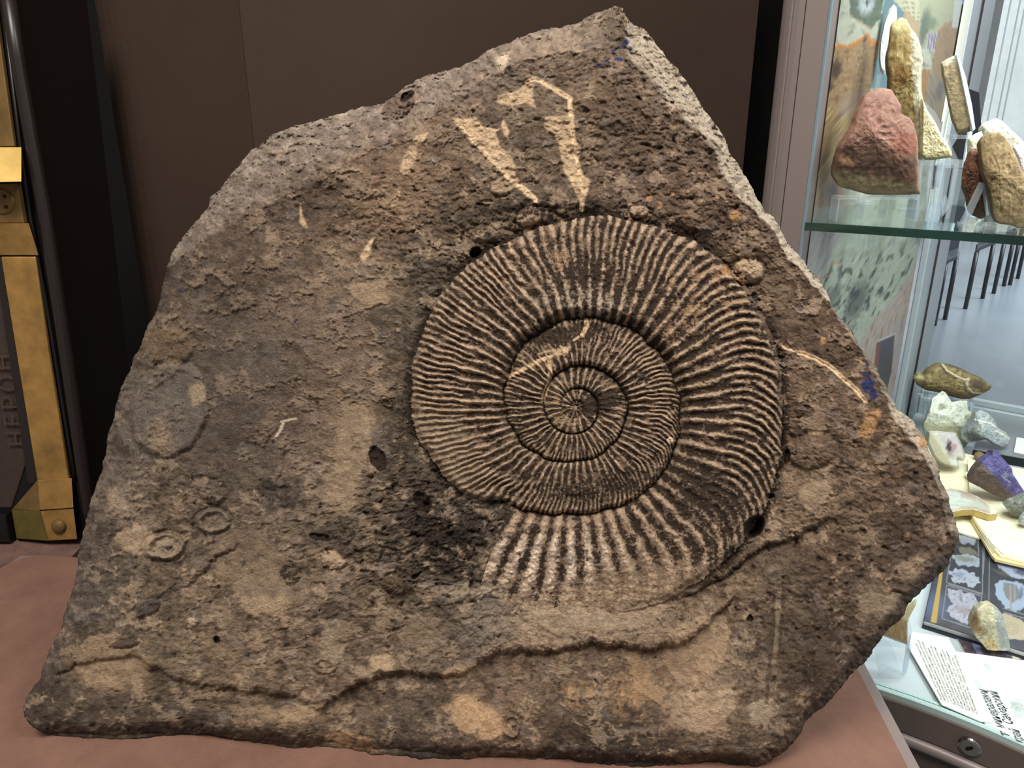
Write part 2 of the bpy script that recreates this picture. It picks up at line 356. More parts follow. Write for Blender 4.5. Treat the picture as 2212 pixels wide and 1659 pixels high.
rr = roughz * (1 - .62 * tanA)
H += mtx * (16 * gn(u / 190, v / 150, 48) + 9 * n1 + 8 * n2 + 4.5 * tanA + rr * (6.4 * n3 + 5.4 * n4 + 1.6 * n5 - 24 * pit))
H += shell * (1.6 * n4 + 1.2 * n5 + 2.5 * worn * n4 + 1.6 * n2)
lump = fbm(uw / 60, vw / 46, 46, 2); H += mtx * rr * 7 * np.clip(lump - .15, 0, 1) * 2

# ---- ledges
def ledge(pts, drop, below=1, fall=150, soft=5):
    """surface on the lower side of the line steps back, then recovers"""
    global H
    P = np.asarray(pts, float); yl = np.interp(uw, P[:, 0], P[:, 1]); d = (vw - yl)
    xm = sst(P[0, 0] - 30, P[0, 0] + 30, u) * (1 - sst(P[-1, 0] - 30, P[-1, 0] + 30, u))
    f = np.where(d > 0, sst(0, soft, d) * (1 - sst(fall * .35, fall, d)), 0)
    lip = np.exp(-((d + 9) / 9) ** 2)
    H += (-drop * f + .18 * drop * lip) * xm
    return np.exp(-((d - 4) / 7) ** 2) * xm
cr = np.zeros(u.shape, np.float32)
cr = np.maximum(cr, .8 * ledge([(690,1530),(730,1500),(770,1478),(800,1462),(880,1450),(955,1458),(1000,1452),(1035,1430),(1075,1405),(1130,1402),(1200,1402),(1290,1388),(1400,1398),(1480,1388),(1530,1345),(1555,1318),(1580,1290)], 24))
cr = np.maximum(cr, ledge([(1470,1290),(1520,1262),(1560,1245),(1610,1205),(1667,1171),(1726,1152),(1790,1118)], 20, fall=70))
cr = np.maximum(cr, .5 * ledge([(120,1450),(220,1420),(300,1418),(380,1470),(520,1490),(640,1500)], 10, fall=90))
cr = np.maximum(cr, .6 * ledge([(400,1270),(470,1200),(510,1180)], 9, fall=50))
H -= 6 * cr

# ---- chamfered flanks
def chamfer(ridge, depth, p=1.2, pad=40):
    """between the ridge line and the outline the surface falls away"""
    ridge = np.asarray(ridge, float)
    a0 = np.arctan2(ridge[:, 1] - AC[1], ridge[:, 0] - AC[0]); a0 = np.unwrap(a0); rr_ = np.hypot(ridge[:, 0] - AC[0], ridge[:, 1] - AC[1])
    if a0[-1] < a0[0]: a0, rr_ = a0[::-1], rr_[::-1]
    t = np.radians(ang); t = t + 2 * np.pi * np.round((a0.mean() - t) / (2 * np.pi))
    rid = np.interp(t, a0, rr_) + 5 * gn(u / 30, v / 30, 51) + 3 * gn(u / 11, v / 11, 52)
    ro = np.broadcast_to(RO[None], shp).ravel()
    f = np.clip((r - rid) / np.maximum(ro - rid, 3), 0, 1); on = (t >= a0[0]) & (t <= a0[-1])
    endf = sst(0, .05, t - a0[0]) * sst(0, .05, a0[-1] - t)
    f = np.where(on, f, 0) * endf
    return f, depth * f ** p
fUL, hUL = chamfer([(362,585),(400,548),(446,519),(506,487),(563,452),(600,440),(635,418),(704,386),(771,348),(834,313),(863,297),(904,276),(935,253),(980,226),(1020,190),(1090,150),(1180,125),(1260,112),(1336,110)], 95)
fR, hR = chamfer([(1338,90),(1350,135),(1377,158),(1418,196),(1440,234),(1475,259),(1504,291),(1535,326),(1551,364),(1573,408),(1608,440),(1649,475),(1680,510),(1700,560),(1738,600),(1765,625),(1800,672),(1835,720),(1868,775),(1900,830),(1917,870),(1925,905),(1955,940),(1985,975),(2010,1020),(2028,1060),(2040,1110),(2045,1160)], 60)
fLR, hLR = chamfer([(2045,1165),(2020,1215),(1960,1262),(1915,1320),(1860,1385),(1800,1465),(1745,1515),(1700,1560),(1668,1600),(1620,1625),(1560,1618),(1480,1618),(1400,1622),(1300,1615),(1200,1606),(1060,1600),(920,1600),(800,1585),(690,1572),(560,1560),(420,1545),(280,1560),(170,1555),(110,1535)], 42, 1.6)
fL, hL = chamfer([(105,1530),(120,1470),(165,1390),(205,1290),(225,1210),(238,1120),(262,1040),(280,960),(300,880),(322,800),(350,730),(368,680),(380,620),(385,570)], 40, 1.3)
H -= hUL + hR + hLR + hL
flank = np.maximum(fUL, fR)
H += flank ** .3 * np.where(flank > .02, 1, 0) * (9 * fbm(uw / 42, vw / 22, 55, 3, ridged=True) + 6 * fbm(uw / 16, vw / 8, 53, 3, ridged=True) + 2.5 * fbm(us / 6, vs / 4, 54, 2))

# ---- single features: (x, y, rx, ry, rot, height, kind)
def bump_f(cx, cy, rx, ry, rot, h, kind='dome'):
    global H
    c_, s_ = math.cos(R(rot)), math.sin(R(rot)); X = us; Y = vs
    a = ((X - cx) * c_ + (Y - cy) * s_) / rx; b = (-(X - cx) * s_ + (Y - cy) * c_) / ry; q = np.hypot(a, b)
    if kind == 'dome': H += h * np.sqrt(np.clip(1 - q * q, 0, 1)) - .35 * abs(h) * np.exp(-((q - 1.12) / .13) ** 2)
    elif kind == 'pit': H -= h * (1 - sst(.55, 1.05, q))
    elif kind == 'ring': H += h * np.exp(-((q - .85) / .16) ** 2) - .5 * h * np.exp(-((q - 1.15) / .12) ** 2) + .4 * h * np.exp(-(q / .4) ** 2)
    elif kind == 'fan': H += np.where(q < 1, h * np.sqrt(np.clip(1 - q * q, 0, 1)) + 1.8 * np.sin(np.hypot(a + .9, b * .8) * 26), 0) - .3 * h * np.exp(-((q - 1.1) / .12) ** 2)
    elif kind == 'disc': H += h * (1 - sst(.9, 1.03, q)) - .5 * h * np.exp(-((q - 1.06) / .05) ** 2)
    return 1 - sst(.88, 1.04, q)
PEB = []
for a in [(1615,587,36,26,0,15,'dome'),(1143,468,28,22,-20,9,'dome'),(1085,402,26,20,-30,7,'dome'),(1380,457,21,14,5,8,'dome'),(1448,951,8,8,0,5,'dome'),(355,1180,42,28,-10,12,'ring'),(460,1125,36,24,-5,10,'ring'),(455,1062,34,24,30,8,'dome'),
          (1755,975,52,36,-12,13,'dome'),(860,228,44,24,-35,11,'fan'),(850,1265,26,18,25,13,'fan'),(318,1312,32,16,-25,9,'dome'),(268,1390,32,10,-5,9,'dome'),(835,868,14,8,40,9,'ring'),(765,876,11,9,0,6,'pit'),
          (366,885,82,104,20,8,'disc'),(360,745,60,40,10,6,'dome'),(322,1430,15,20,-25,8,'dome'),(720,1210,26,20,20,7,'dome'),(415,1343,13,8,0,5,'dome'),(410,1240,14,9,0,4,'dome'),(1700,948,9,16,0,5,'dome'),(1440,1385,14,14,0,6,'ring'),(1308,1400,22,14,0,-6,'dome'),
          (1228,1204,11,14,0,4,'dome'),(1105,1570,18,26,10,9,'ring'),(1135,1240,10,10,0,3,'ring'),(700,1440,26,16,0,5,'ring'),(640,770,40,14,35,-8,'dome'),(590,1000,22,60,10,6,'dome'),(1640,660,14,10,0,5,'dome'),(1960,1165,9,7,0,7,'dome'),(1000,478,40,22,-25,8,'dome'),(1040,505,36,18,10,9,'dome'),(1090,515,30,18,10,7,'dome'),(560,1500,24,12,0,-10,'dome'),(610,1512,26,12,0,-12,'dome'),(660,1495,18,9,0,-9,'dome')]:
    PEB.append(bump_f(*a))
holes = np.maximum.reduce([bump_f(1028,546,15,13,-20,26,'pit'), bump_f(1628,1138,21,27,35,34,'pit'), bump_f(815,990,18,30,-25,9,'pit'), bump_f(912,1083,14,26,-35,12,'pit'), bump_f(628,1240,24,26,-10,3,'pit') * .62 * sst(-.5, 0, fbm(u / 12, v / 12, 90, 2)), bump_f(1700,985,8,16,0,16,'pit'),
                           bump_f(1618,1338,9,9,0,10,'pit'), bump_f(1590,470,1,1,0,0,'pit'), bump_f(880,208,16,10,-40,14,'pit'), bump_f(470,1382,8,8,0,10,'pit'), bump_f(1662,1072,10,6,0,10,'pit'), bump_f(690,1160,26,9,10,8,'pit')])

# ---- fresh chisel scratches and shell fragments: light straw strips
def stroke(pts, wd, soft=2.0, taper=True):
    P = np.asarray(pts, float); d = d_poly(ul, vl, P)
    return 1 - sst(wd - soft, wd + soft, d)
straw = np.zeros(u.shape, np.float32); straw2 = np.zeros(u.shape, np.float32)
ul, vl = u + .22 * wx, v + .22 * wy
def patch(pts, soft=3.0):
    return sst(-soft, soft, sd_poly(ul, vl, pts))
sel_boxes = []
A1 = [(1138,178),(1157,171),(1185,187),(1230,212),(1234,253),(1239,316),(1249,364),(1258,411),(1257,452)]
W2 = [(985,262),(1003,285),(1036,318),(1062,345),(1090,374),(1115,398),(1140,415),(1156,432)]
RS = [(1692,750),(1727,762),(1760,774),(1790,791),(1819,816),(1845,838),(1868,866)]
straw = np.maximum.reduce([stroke(A1, 5.5), stroke(W2, 5.5), .75 * patch([(1075,206),(1119,196),(1135,180),(1154,180),(1151,206),(1157,234),(1135,222),(1106,231),(1075,222)]),
    .8 * patch([(1179,253),(1227,250),(1236,266),(1240,300),(1255,320),(1249,348),(1261,380),(1277,392),(1268,421),(1258,450),(1249,427),(1233,396),(1217,367),(1208,316),(1195,291),(1176,275)]),
    .85 * patch([(977,256),(1027,256),(1043,275),(1068,278),(1078,313),(1100,335),(1113,358),(1113,380),(1132,405),(1157,432),(1138,427),(1113,396),(1087,373),(1059,342),(1034,310),(999,290)]),
    patch([(1087,256),(1100,285),(1098,301),(1089,291),(1083,269)]), stroke([(1066,283),(1086,277)], 2, 1), patch([(926,286),(913,310),(901,316),(893,306),(898,296)]), .55 * patch([(901,316),(897,348),(880,375),(862,372),(872,340),(885,315)]),
    .5 * stroke([(862,415),(848,443)], 5), patch([(808,513),(799,519),(778,554),(786,566),(797,552)]), patch([(649,440),(656,470),(665,494),(656,490),(647,481)]),
    stroke(RS[1:], 5.5), stroke(RS[:3], 2), stroke([(1098,813),(1130,798),(1165,780),(1200,768),(1222,755)], 4), .9 * stroke([(1265,690),(1268,706),(1258,724)], 4.5), .8 * stroke([(1240,735),(1250,728)], 3),
    .9 * stroke([(1186,778),(1190,800),(1183,830),(1171,866)], 4.5), patch([(1205,752),(1232,750),(1228,764),(1200,772)]), .6 * stroke([(1165,765),(1200,755)], 2)])
grv = np.maximum(stroke(A1, 2, 1.2), stroke(RS, 2, 1.2)); H += 1.6 * straw - 3.0 * grv
ochre = np.maximum.reduce([blob(*a, soft=.25, X=us, Y=vs) for a in [(1404,428,7,7),(1450,419,7,6),(1426,443,6,6),(1588,467,13,11),(1778,737,7,8),(1872,930,16,20,30),(1884,905,13,26,40),(1875,895,9,6),(1998,953,16,14),(1567,583,12,9,40),(1600,604,14,5,25),(1958,1155,6,5)]]) 
gold = np.maximum.reduce([blob(*a, soft=.5) for a in [(760,1608,60,24,18),(1010,1545,60,22,25),(1210,560,20,26,0),(1520,600,40,14,-35),(1480,690,60,18,-45),(1548,605,30,8,-12),(1585,655,24,8,-10),(1455,610,16,8,-60),(1245,1500,40,30),(1360,1500,50,50),(1040,1560,60,30)]])
blue = np.maximum.reduce([blob(*a, soft=.35, X=us, Y=vs) for a in [(1352,92,9,5,-30),(1362,104,6,4),(1339,104,5,4),(1327,112,4,6),(1293,141,8,4),(1312,130,10,3,-20),(1336,128,9,4,10),(1876,832,13,16,25),(1886,850,9,12,0),(1872,808,9,5,0),(1873,788,5,4),(642,693,4,3),(392,631,4,3)]])
H += 1.2 * blue
chs = np.maximum.reduce([stroke(p_, 3.5, 2.5) for p_ in ([(1672,1290),(1668,1360),(1662,1430),(1655,1520)], [(1692,1262),(1690,1330),(1680,1400)], [(1735,1420),(1738,1490)], [(1640,1370),(1632,1420)])]); H -= 5 * chs

# ---- bury / mesh positions
LEAN = R(13); YAWD = np.array([.9977, -.068, 0.0]); YAWD /= np.linalg.norm(YAWD)
UPD = np.array([0, math.sin(LEAN), math.cos(LEAN)]); NRM = np.cross(YAWD, UPD); NRM /= np.linalg.norm(NRM)     # towards the viewer
P0 = np.array([0.0, 0.482, TABLE_Z])
D = rays(u, v); t_pl = ((P0 - CAM) @ NRM) / (D @ NRM)
tt = t_pl * (1 - H / F)
t_table = np.where(D[:, 2] < -.05, (TABLE_Z + .0008 - CAMZ) / np.minimum(D[:, 2], -.05), 1e9)
tt = np.minimum(tt, t_table)
PF = CAM + D * tt[:, None]
# flanks going back
ring = PF.reshape(shp[0], shp[1], 3)[-1]
rin = PF.reshape(shp[0], shp[1], 3)[-8].copy()
cen = ring.mean(0); back = []
zt = np.clip((ring[:, 2] - TABLE_Z) / .55, 0, 1)
thick = (.135 - .05 * zt)
inw = cen - ring; inw -= np.outer(inw @ NRM, NRM); inw /= np.linalg.norm(inw, axis=1)[:, None]
ho = np.array([0, 1, 0.0])
for j in range(1, NS + 1):
    f = j / NS
    nz = gn(np.arange(NT) / 9.0, np.full(NT, f * 6), 61) * .004 + gn(np.arange(NT) / 40.0, np.full(NT, f * 3), 62) * .006
    p = ring + ho * (thick * f)[:, None] + inw * ((.003 + .02 * f + .05 * sst(.8, 1, f)) + nz * min(1, f * 4) * (.6 if f < .3 else 1) + np.abs(nz) * min(1, f * 3))[:, None]
    p[:, 2] = np.maximum(p[:, 2], TABLE_Z + .0008); back.append(p)
PB = np.concatenate(back)
VT = np.concatenate([PF, PB, (back[-1].mean(0))[None]])
rows = NR + 1 + NS
i = np.arange(rows - 1)[:, None]; jx = np.arange(NT)[None]; jn = (jx + 1) % NT
Q = np.stack([i * NT + jx, i * NT + jn, (i + 1) * NT + jn, (i + 1) * NT + jx], -1).reshape(-1, 4)
last = (rows - 1) * NT; cidx = rows * NT
capq = np.stack([last + np.arange(0, NT, 2), last + (np.arange(0, NT, 2) + 1), last + (np.arange(0, NT, 2) + 2) % NT, np.full(NT // 2, cidx)], -1)
Q = np.concatenate([Q, capq])

# ---- colours of the stone, light and shade on the flanks included
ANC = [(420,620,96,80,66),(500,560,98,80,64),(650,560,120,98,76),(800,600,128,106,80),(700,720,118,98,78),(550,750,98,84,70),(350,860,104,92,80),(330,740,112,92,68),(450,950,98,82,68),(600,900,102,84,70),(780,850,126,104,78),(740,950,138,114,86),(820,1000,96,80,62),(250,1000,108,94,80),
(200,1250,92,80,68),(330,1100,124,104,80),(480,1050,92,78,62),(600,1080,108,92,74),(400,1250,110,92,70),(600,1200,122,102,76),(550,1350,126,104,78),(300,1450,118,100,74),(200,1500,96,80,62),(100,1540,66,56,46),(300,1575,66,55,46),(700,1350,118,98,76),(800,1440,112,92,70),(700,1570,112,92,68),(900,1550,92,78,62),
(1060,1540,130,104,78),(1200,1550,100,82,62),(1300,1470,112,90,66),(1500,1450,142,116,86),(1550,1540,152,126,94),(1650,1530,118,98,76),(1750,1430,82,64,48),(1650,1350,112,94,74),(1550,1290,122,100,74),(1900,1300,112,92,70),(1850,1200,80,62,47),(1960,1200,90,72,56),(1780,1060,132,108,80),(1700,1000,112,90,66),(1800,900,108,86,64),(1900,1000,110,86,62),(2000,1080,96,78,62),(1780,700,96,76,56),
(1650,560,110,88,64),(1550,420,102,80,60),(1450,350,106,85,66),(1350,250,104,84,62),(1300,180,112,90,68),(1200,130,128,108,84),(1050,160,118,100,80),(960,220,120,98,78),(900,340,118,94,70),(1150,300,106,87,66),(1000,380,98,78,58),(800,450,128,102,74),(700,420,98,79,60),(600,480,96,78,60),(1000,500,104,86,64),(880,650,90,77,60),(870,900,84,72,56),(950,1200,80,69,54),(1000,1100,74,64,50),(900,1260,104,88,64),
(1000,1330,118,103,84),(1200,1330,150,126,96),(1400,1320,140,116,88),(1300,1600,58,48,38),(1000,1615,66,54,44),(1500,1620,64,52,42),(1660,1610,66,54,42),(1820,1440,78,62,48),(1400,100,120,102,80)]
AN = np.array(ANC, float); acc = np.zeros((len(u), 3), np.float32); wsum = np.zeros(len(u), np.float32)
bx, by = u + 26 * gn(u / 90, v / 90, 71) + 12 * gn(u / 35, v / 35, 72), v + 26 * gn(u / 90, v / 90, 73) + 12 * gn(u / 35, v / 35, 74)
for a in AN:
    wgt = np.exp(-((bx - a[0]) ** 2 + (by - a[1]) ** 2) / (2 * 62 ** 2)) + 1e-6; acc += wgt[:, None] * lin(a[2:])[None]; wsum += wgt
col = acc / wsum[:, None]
def over(m, rgb, k=1.0):
    global col
    m = (np.clip(m, 0, 1) * k)[:, None]; col = col * (1 - m) + lin(rgb)[None] * m
# mottling: tan and umber patches
mk = 1 - .5 * np.maximum(blob(560, 780, 260, 260, 15, .7), .5 * blob(1000, 330, 260, 140, -20, .7))
over(tanm * (1 - shell) * mk, (152, 127, 98), .52); over(tanm * sst(.0, .3, mb + .5 * mc) * (1 - shell) * mk, (170, 144, 111), .34)
over(sst(.02, .26, -.62 * ma - .34 * mb - .2 * mc) * (1 - shell) * mk, (58, 46, 37), .62)
over(sst(.12, .34, -mb - .6 * mc) * (1 - shell) * (1 - .7 * tanA) * mk, (60, 48, 39), .45)
over(sst(.2, .42, fbm(uw / 50, vw / 40, 84, 3)) * (1 - shell), (122, 110, 100), .38)
over(.9 * np.maximum.reduce([blob(960, 1180, 150, 100, 25, .7), blob(880, 640, 60, 200, 5, .7) * .7, blob(865, 930, 45, 120, 0, .7) * .8, blob(1180, 455, 190, 28, -3, .7), blob(1440, 480, 140, 26, 30, .7) * .7, blob(1640, 700, 26, 90, -15, .7) * .6]) * sst(-.35, .25, -mb + .5 * mc), (44, 37, 31), .8)
for (p_, c_, k_), m_ in zip(DRK, drkP): over(m_ * (1 - shell) * sst(-.45, .1, -mb + .4 * mc), c_, k_)  # lower right patch also paints in the shading of a hollow
for (p_, c_), m_ in zip(TAN, tanP): over(m_ * (1 - .6 * shell) * sst(-.55, -.1, mb + .6 * mc), c_, .8)
# flanks: brighter lit bevels and darker underside put into the colour
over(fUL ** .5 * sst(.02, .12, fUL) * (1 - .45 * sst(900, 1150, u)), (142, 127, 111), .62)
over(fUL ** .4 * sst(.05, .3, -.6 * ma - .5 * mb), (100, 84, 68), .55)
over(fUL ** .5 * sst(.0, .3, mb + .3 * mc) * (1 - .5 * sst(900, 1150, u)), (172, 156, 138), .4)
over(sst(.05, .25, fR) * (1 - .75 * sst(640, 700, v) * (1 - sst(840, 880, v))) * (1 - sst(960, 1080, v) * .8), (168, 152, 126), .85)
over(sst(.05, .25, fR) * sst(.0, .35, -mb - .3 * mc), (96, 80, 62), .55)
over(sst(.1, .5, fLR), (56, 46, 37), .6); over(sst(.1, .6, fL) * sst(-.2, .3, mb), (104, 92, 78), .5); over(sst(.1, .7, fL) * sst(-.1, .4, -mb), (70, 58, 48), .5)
# the shell
over(shell * fadeB, (112, 90, 68), .9)
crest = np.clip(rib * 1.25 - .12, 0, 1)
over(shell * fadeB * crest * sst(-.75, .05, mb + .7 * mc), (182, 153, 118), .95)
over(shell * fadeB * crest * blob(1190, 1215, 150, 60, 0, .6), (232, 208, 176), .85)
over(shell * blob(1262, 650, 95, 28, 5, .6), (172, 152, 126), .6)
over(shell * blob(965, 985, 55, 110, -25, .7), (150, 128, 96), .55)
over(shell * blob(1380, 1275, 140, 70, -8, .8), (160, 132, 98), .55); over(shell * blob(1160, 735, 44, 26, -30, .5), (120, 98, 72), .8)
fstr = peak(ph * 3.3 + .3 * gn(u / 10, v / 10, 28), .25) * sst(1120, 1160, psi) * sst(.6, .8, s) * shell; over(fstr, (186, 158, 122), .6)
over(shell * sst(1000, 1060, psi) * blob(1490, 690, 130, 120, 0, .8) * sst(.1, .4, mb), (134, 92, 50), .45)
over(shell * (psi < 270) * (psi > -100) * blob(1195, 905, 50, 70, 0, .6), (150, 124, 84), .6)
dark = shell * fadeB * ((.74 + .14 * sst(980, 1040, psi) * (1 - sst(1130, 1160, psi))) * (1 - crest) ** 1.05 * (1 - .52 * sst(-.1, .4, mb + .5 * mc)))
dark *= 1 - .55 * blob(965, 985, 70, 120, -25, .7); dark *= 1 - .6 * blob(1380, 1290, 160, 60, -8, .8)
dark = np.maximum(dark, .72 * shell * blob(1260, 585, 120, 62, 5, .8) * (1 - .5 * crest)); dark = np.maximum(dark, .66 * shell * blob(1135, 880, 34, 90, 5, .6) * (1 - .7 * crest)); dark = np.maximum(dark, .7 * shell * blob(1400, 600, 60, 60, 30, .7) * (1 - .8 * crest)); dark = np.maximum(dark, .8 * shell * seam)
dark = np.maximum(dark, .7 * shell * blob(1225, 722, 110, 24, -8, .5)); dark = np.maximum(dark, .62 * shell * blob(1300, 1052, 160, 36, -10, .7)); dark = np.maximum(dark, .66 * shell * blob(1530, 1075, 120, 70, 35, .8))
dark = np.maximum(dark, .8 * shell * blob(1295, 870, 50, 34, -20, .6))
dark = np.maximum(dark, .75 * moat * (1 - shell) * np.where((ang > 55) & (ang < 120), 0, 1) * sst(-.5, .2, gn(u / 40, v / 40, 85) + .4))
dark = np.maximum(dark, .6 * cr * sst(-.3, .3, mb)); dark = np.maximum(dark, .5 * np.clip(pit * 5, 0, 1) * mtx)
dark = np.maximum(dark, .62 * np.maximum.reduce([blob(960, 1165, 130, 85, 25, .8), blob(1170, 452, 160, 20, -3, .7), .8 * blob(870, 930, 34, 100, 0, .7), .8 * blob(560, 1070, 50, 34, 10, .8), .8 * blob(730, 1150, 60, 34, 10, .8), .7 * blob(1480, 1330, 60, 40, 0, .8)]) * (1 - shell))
# features
over(PEB[0], (176, 148, 112), .95); over(PEB[1], (168, 138, 106), .8); over(PEB[2], (160, 134, 100), .7); over(PEB[3], (172, 146, 112), .9); over(PEB[4], (222, 196, 156))
over(PEB[5] * .6 + .4 * PEB[5] * sst(-.2, .2, mb), (160, 140, 112), .6); over(PEB[6], (128, 112, 90), .6); over(PEB[8], (104, 82, 62), .6)
over(PEB[9], (108, 86, 72), .85); over(PEB[10], (84, 66, 46), .9); over(PEB[11], (70, 64, 56), .85); over(PEB[12], (66, 54, 44), .9); over(PEB[15], (106, 95, 84), .55); over(PEB[16], (124, 98, 66), .5); over(PEB[18], (176, 146, 112), .9); over(PEB[19], (170, 152, 126), .8); over(PEB[24], (150, 140, 118), .8)
over(blob(428, 852, 18, 22, 10, .3), (160, 136, 100), .8); over(blob(300, 1170, 45, 24, 15, .4), (160, 134, 100), .85); over(blob(345, 950, 26, 34, 0, .5), (150, 126, 92), .7); over(blob(600, 690, 60, 40, 0, .7), (120, 98, 80), .5)
over(blob(740, 1050, 40, 70, 12, .3), (146, 122, 90), .7); over(blob(815, 640, 50, 26, -8, .5), (146, 120, 88), .6); over(blob(770, 900, 40, 36, 0, .6), (140, 116, 86), .6); over(blob(580, 920, 16, 50, 18, .5), (134, 110, 84), .6); over(blob(590, 1305, 40, 16, -8, .4), (160, 134, 98), .8); over(blob(230, 1440, 80, 46, 10, .6), (146, 120, 86), .6); over(blob(600, 1540, 90, 14, 6, .4), (156, 128, 92), .7)
over(blob(835, 1430, 18, 16, 0, .3), (166, 138, 100), .8); over(blob(920, 1370, 50, 40, 0, .5), (136, 116, 88), .6); over(blob(1050, 1350, 60, 34, -25, .6), (104, 98, 88), .7); over(blob(1010, 1275, 60, 14, -8, .5), (150, 132, 106), .8); over(blob(985, 1455, 40, 12, -10, .4), (166, 136, 98), .7); over(blob(1245, 1335, 210, 36, -2, .6), (158, 134, 104), .6)
over(blob(1030, 1535, 52, 26, 30, .4), (176, 140, 98), .85); over(blob(1060, 1575, 40, 16, 10, .4), (176, 140, 98), .85); over(blob(1515, 1530, 70, 50, -10, .4), (168, 140, 106), .7); over(blob(1495, 1420, 70, 60, -35, .5), (156, 128, 94), .7); over(blob(1380, 1480, 30, 40, 0, .5), (150, 118, 80), .6); over(blob(1650, 1535, 36, 24, -20, .5), (160, 140, 110), .7)
over(blob(1890, 1300, 40, 36, 0, .5), (140, 120, 92), .6); over(blob(1760, 1080, 46, 36, 20, .5), (150, 126, 94), .6); over(blob(1870, 1150, 20, 50, -40, .5), (146, 122, 92), .6); over(blob(1960, 1230, 26, 20, 0, .5), (140, 118, 92), .6); over(blob(1660, 620, 50, 30, 20, .5), (128, 106, 80), .5); over(blob(1470, 440, 60, 40, 0, .7), (120, 96, 70), .4)
over(blob(700, 420, 60, 40, 30, .7), (78, 62, 48), .4); over(blob(890, 400, 50, 60, 20, .7), (136, 108, 76), .5); over(blob(830, 470, 50, 40, 0, .7), (136, 108, 76), .5); over(blob(1155, 215, 60, 30, 0, .7), (112, 92, 70), .4); over(blob(1085, 130, 16, 16, 20, .4), (206, 184, 148), .8)
gold = gold * sst(-.25, .15, mb + .6 * mc + .25 * ma); over(gold, (160, 122, 76), .5); over(ochre, (166, 122, 70), .95)
straw_c = np.clip(straw, 0, 1); over(straw_c, (198, 166, 120), .97); over(stroke(A1, 3, 1.5) * straw_c, (216, 184, 138), .8); over(np.maximum(stroke(W2, 4, 2), stroke(RS, 3, 1.5)), (214, 182, 136), .8)
over(blue, (38, 46, 92), .95)
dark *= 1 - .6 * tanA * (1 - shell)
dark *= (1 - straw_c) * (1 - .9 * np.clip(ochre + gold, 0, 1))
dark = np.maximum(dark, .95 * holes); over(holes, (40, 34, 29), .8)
over(sst(.5, .75, fbm(us / 7, vs / 6, 88, 2)) * (1 - shell), (190, 166, 132), .5)
over(chs, (84, 70, 56), .6); over(stroke([(1683,1275),(1680,1350),(1672,1430)], 5, 3), (150, 128, 100), .5)
col = col * (1 - .22 * blob(470, 780, 300, 330, 15, .8))[:, None]; over(np.maximum(stroke([(598,942),(606,928),(612,914)], 2.5), stroke([(608,911),(624,906),(640,905)], 2)), (206, 186, 150), .9)  # left of the slab darkened in colour for its dimmer light
lum = col @ np.array([.2126, .7152, .0722]); col = lum[:, None] + (col - lum[:, None]) * .80; col = col * np.array([1.0, .985, 1.0])
# carried on to the flanks and back
ALB = 1.58
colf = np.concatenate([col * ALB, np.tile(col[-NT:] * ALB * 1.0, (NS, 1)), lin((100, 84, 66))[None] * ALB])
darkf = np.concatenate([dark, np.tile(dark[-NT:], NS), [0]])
org = np.array([cen[0], cen[1], TABLE_Z])
pid = np.zeros(len(VT), np.int8); nf = len(PF)
pid[:nf][(shell * fadeB > .5)] = 1
for n_, (k_, name_) in enumerate([(0, 'embedded_pebble'), (1, 'embedded_pebble'), (3, 'embedded_pebble'), (5, 'oyster_shell'), (6, 'oyster_shell'), (9, 'fan_shell'), (10, 'snail_shell'), (8, 'embedded_nodule')]):
    pid[:nf][(PEB[k_] > .5) & (pid[:nf] == 0)] = 2 + n_
fid = pid[Q].max(1)
def part_mesh(name, sel, parent=None):
    V_, Q_, used = split_mesh(VT - org, Q, sel); m_ = np_mesh(name, V_, Q_); set_col(m_, colf[used])
    a_ = m_.attributes.new('residue_hollows', 'FLOAT', 'POINT'); a_.data.foreach_set('value', darkf[used].astype(np.float32))
    o = link(name, m_, M_rock)
    if parent is None: o.location = org
    else: o.parent = parent
    return o
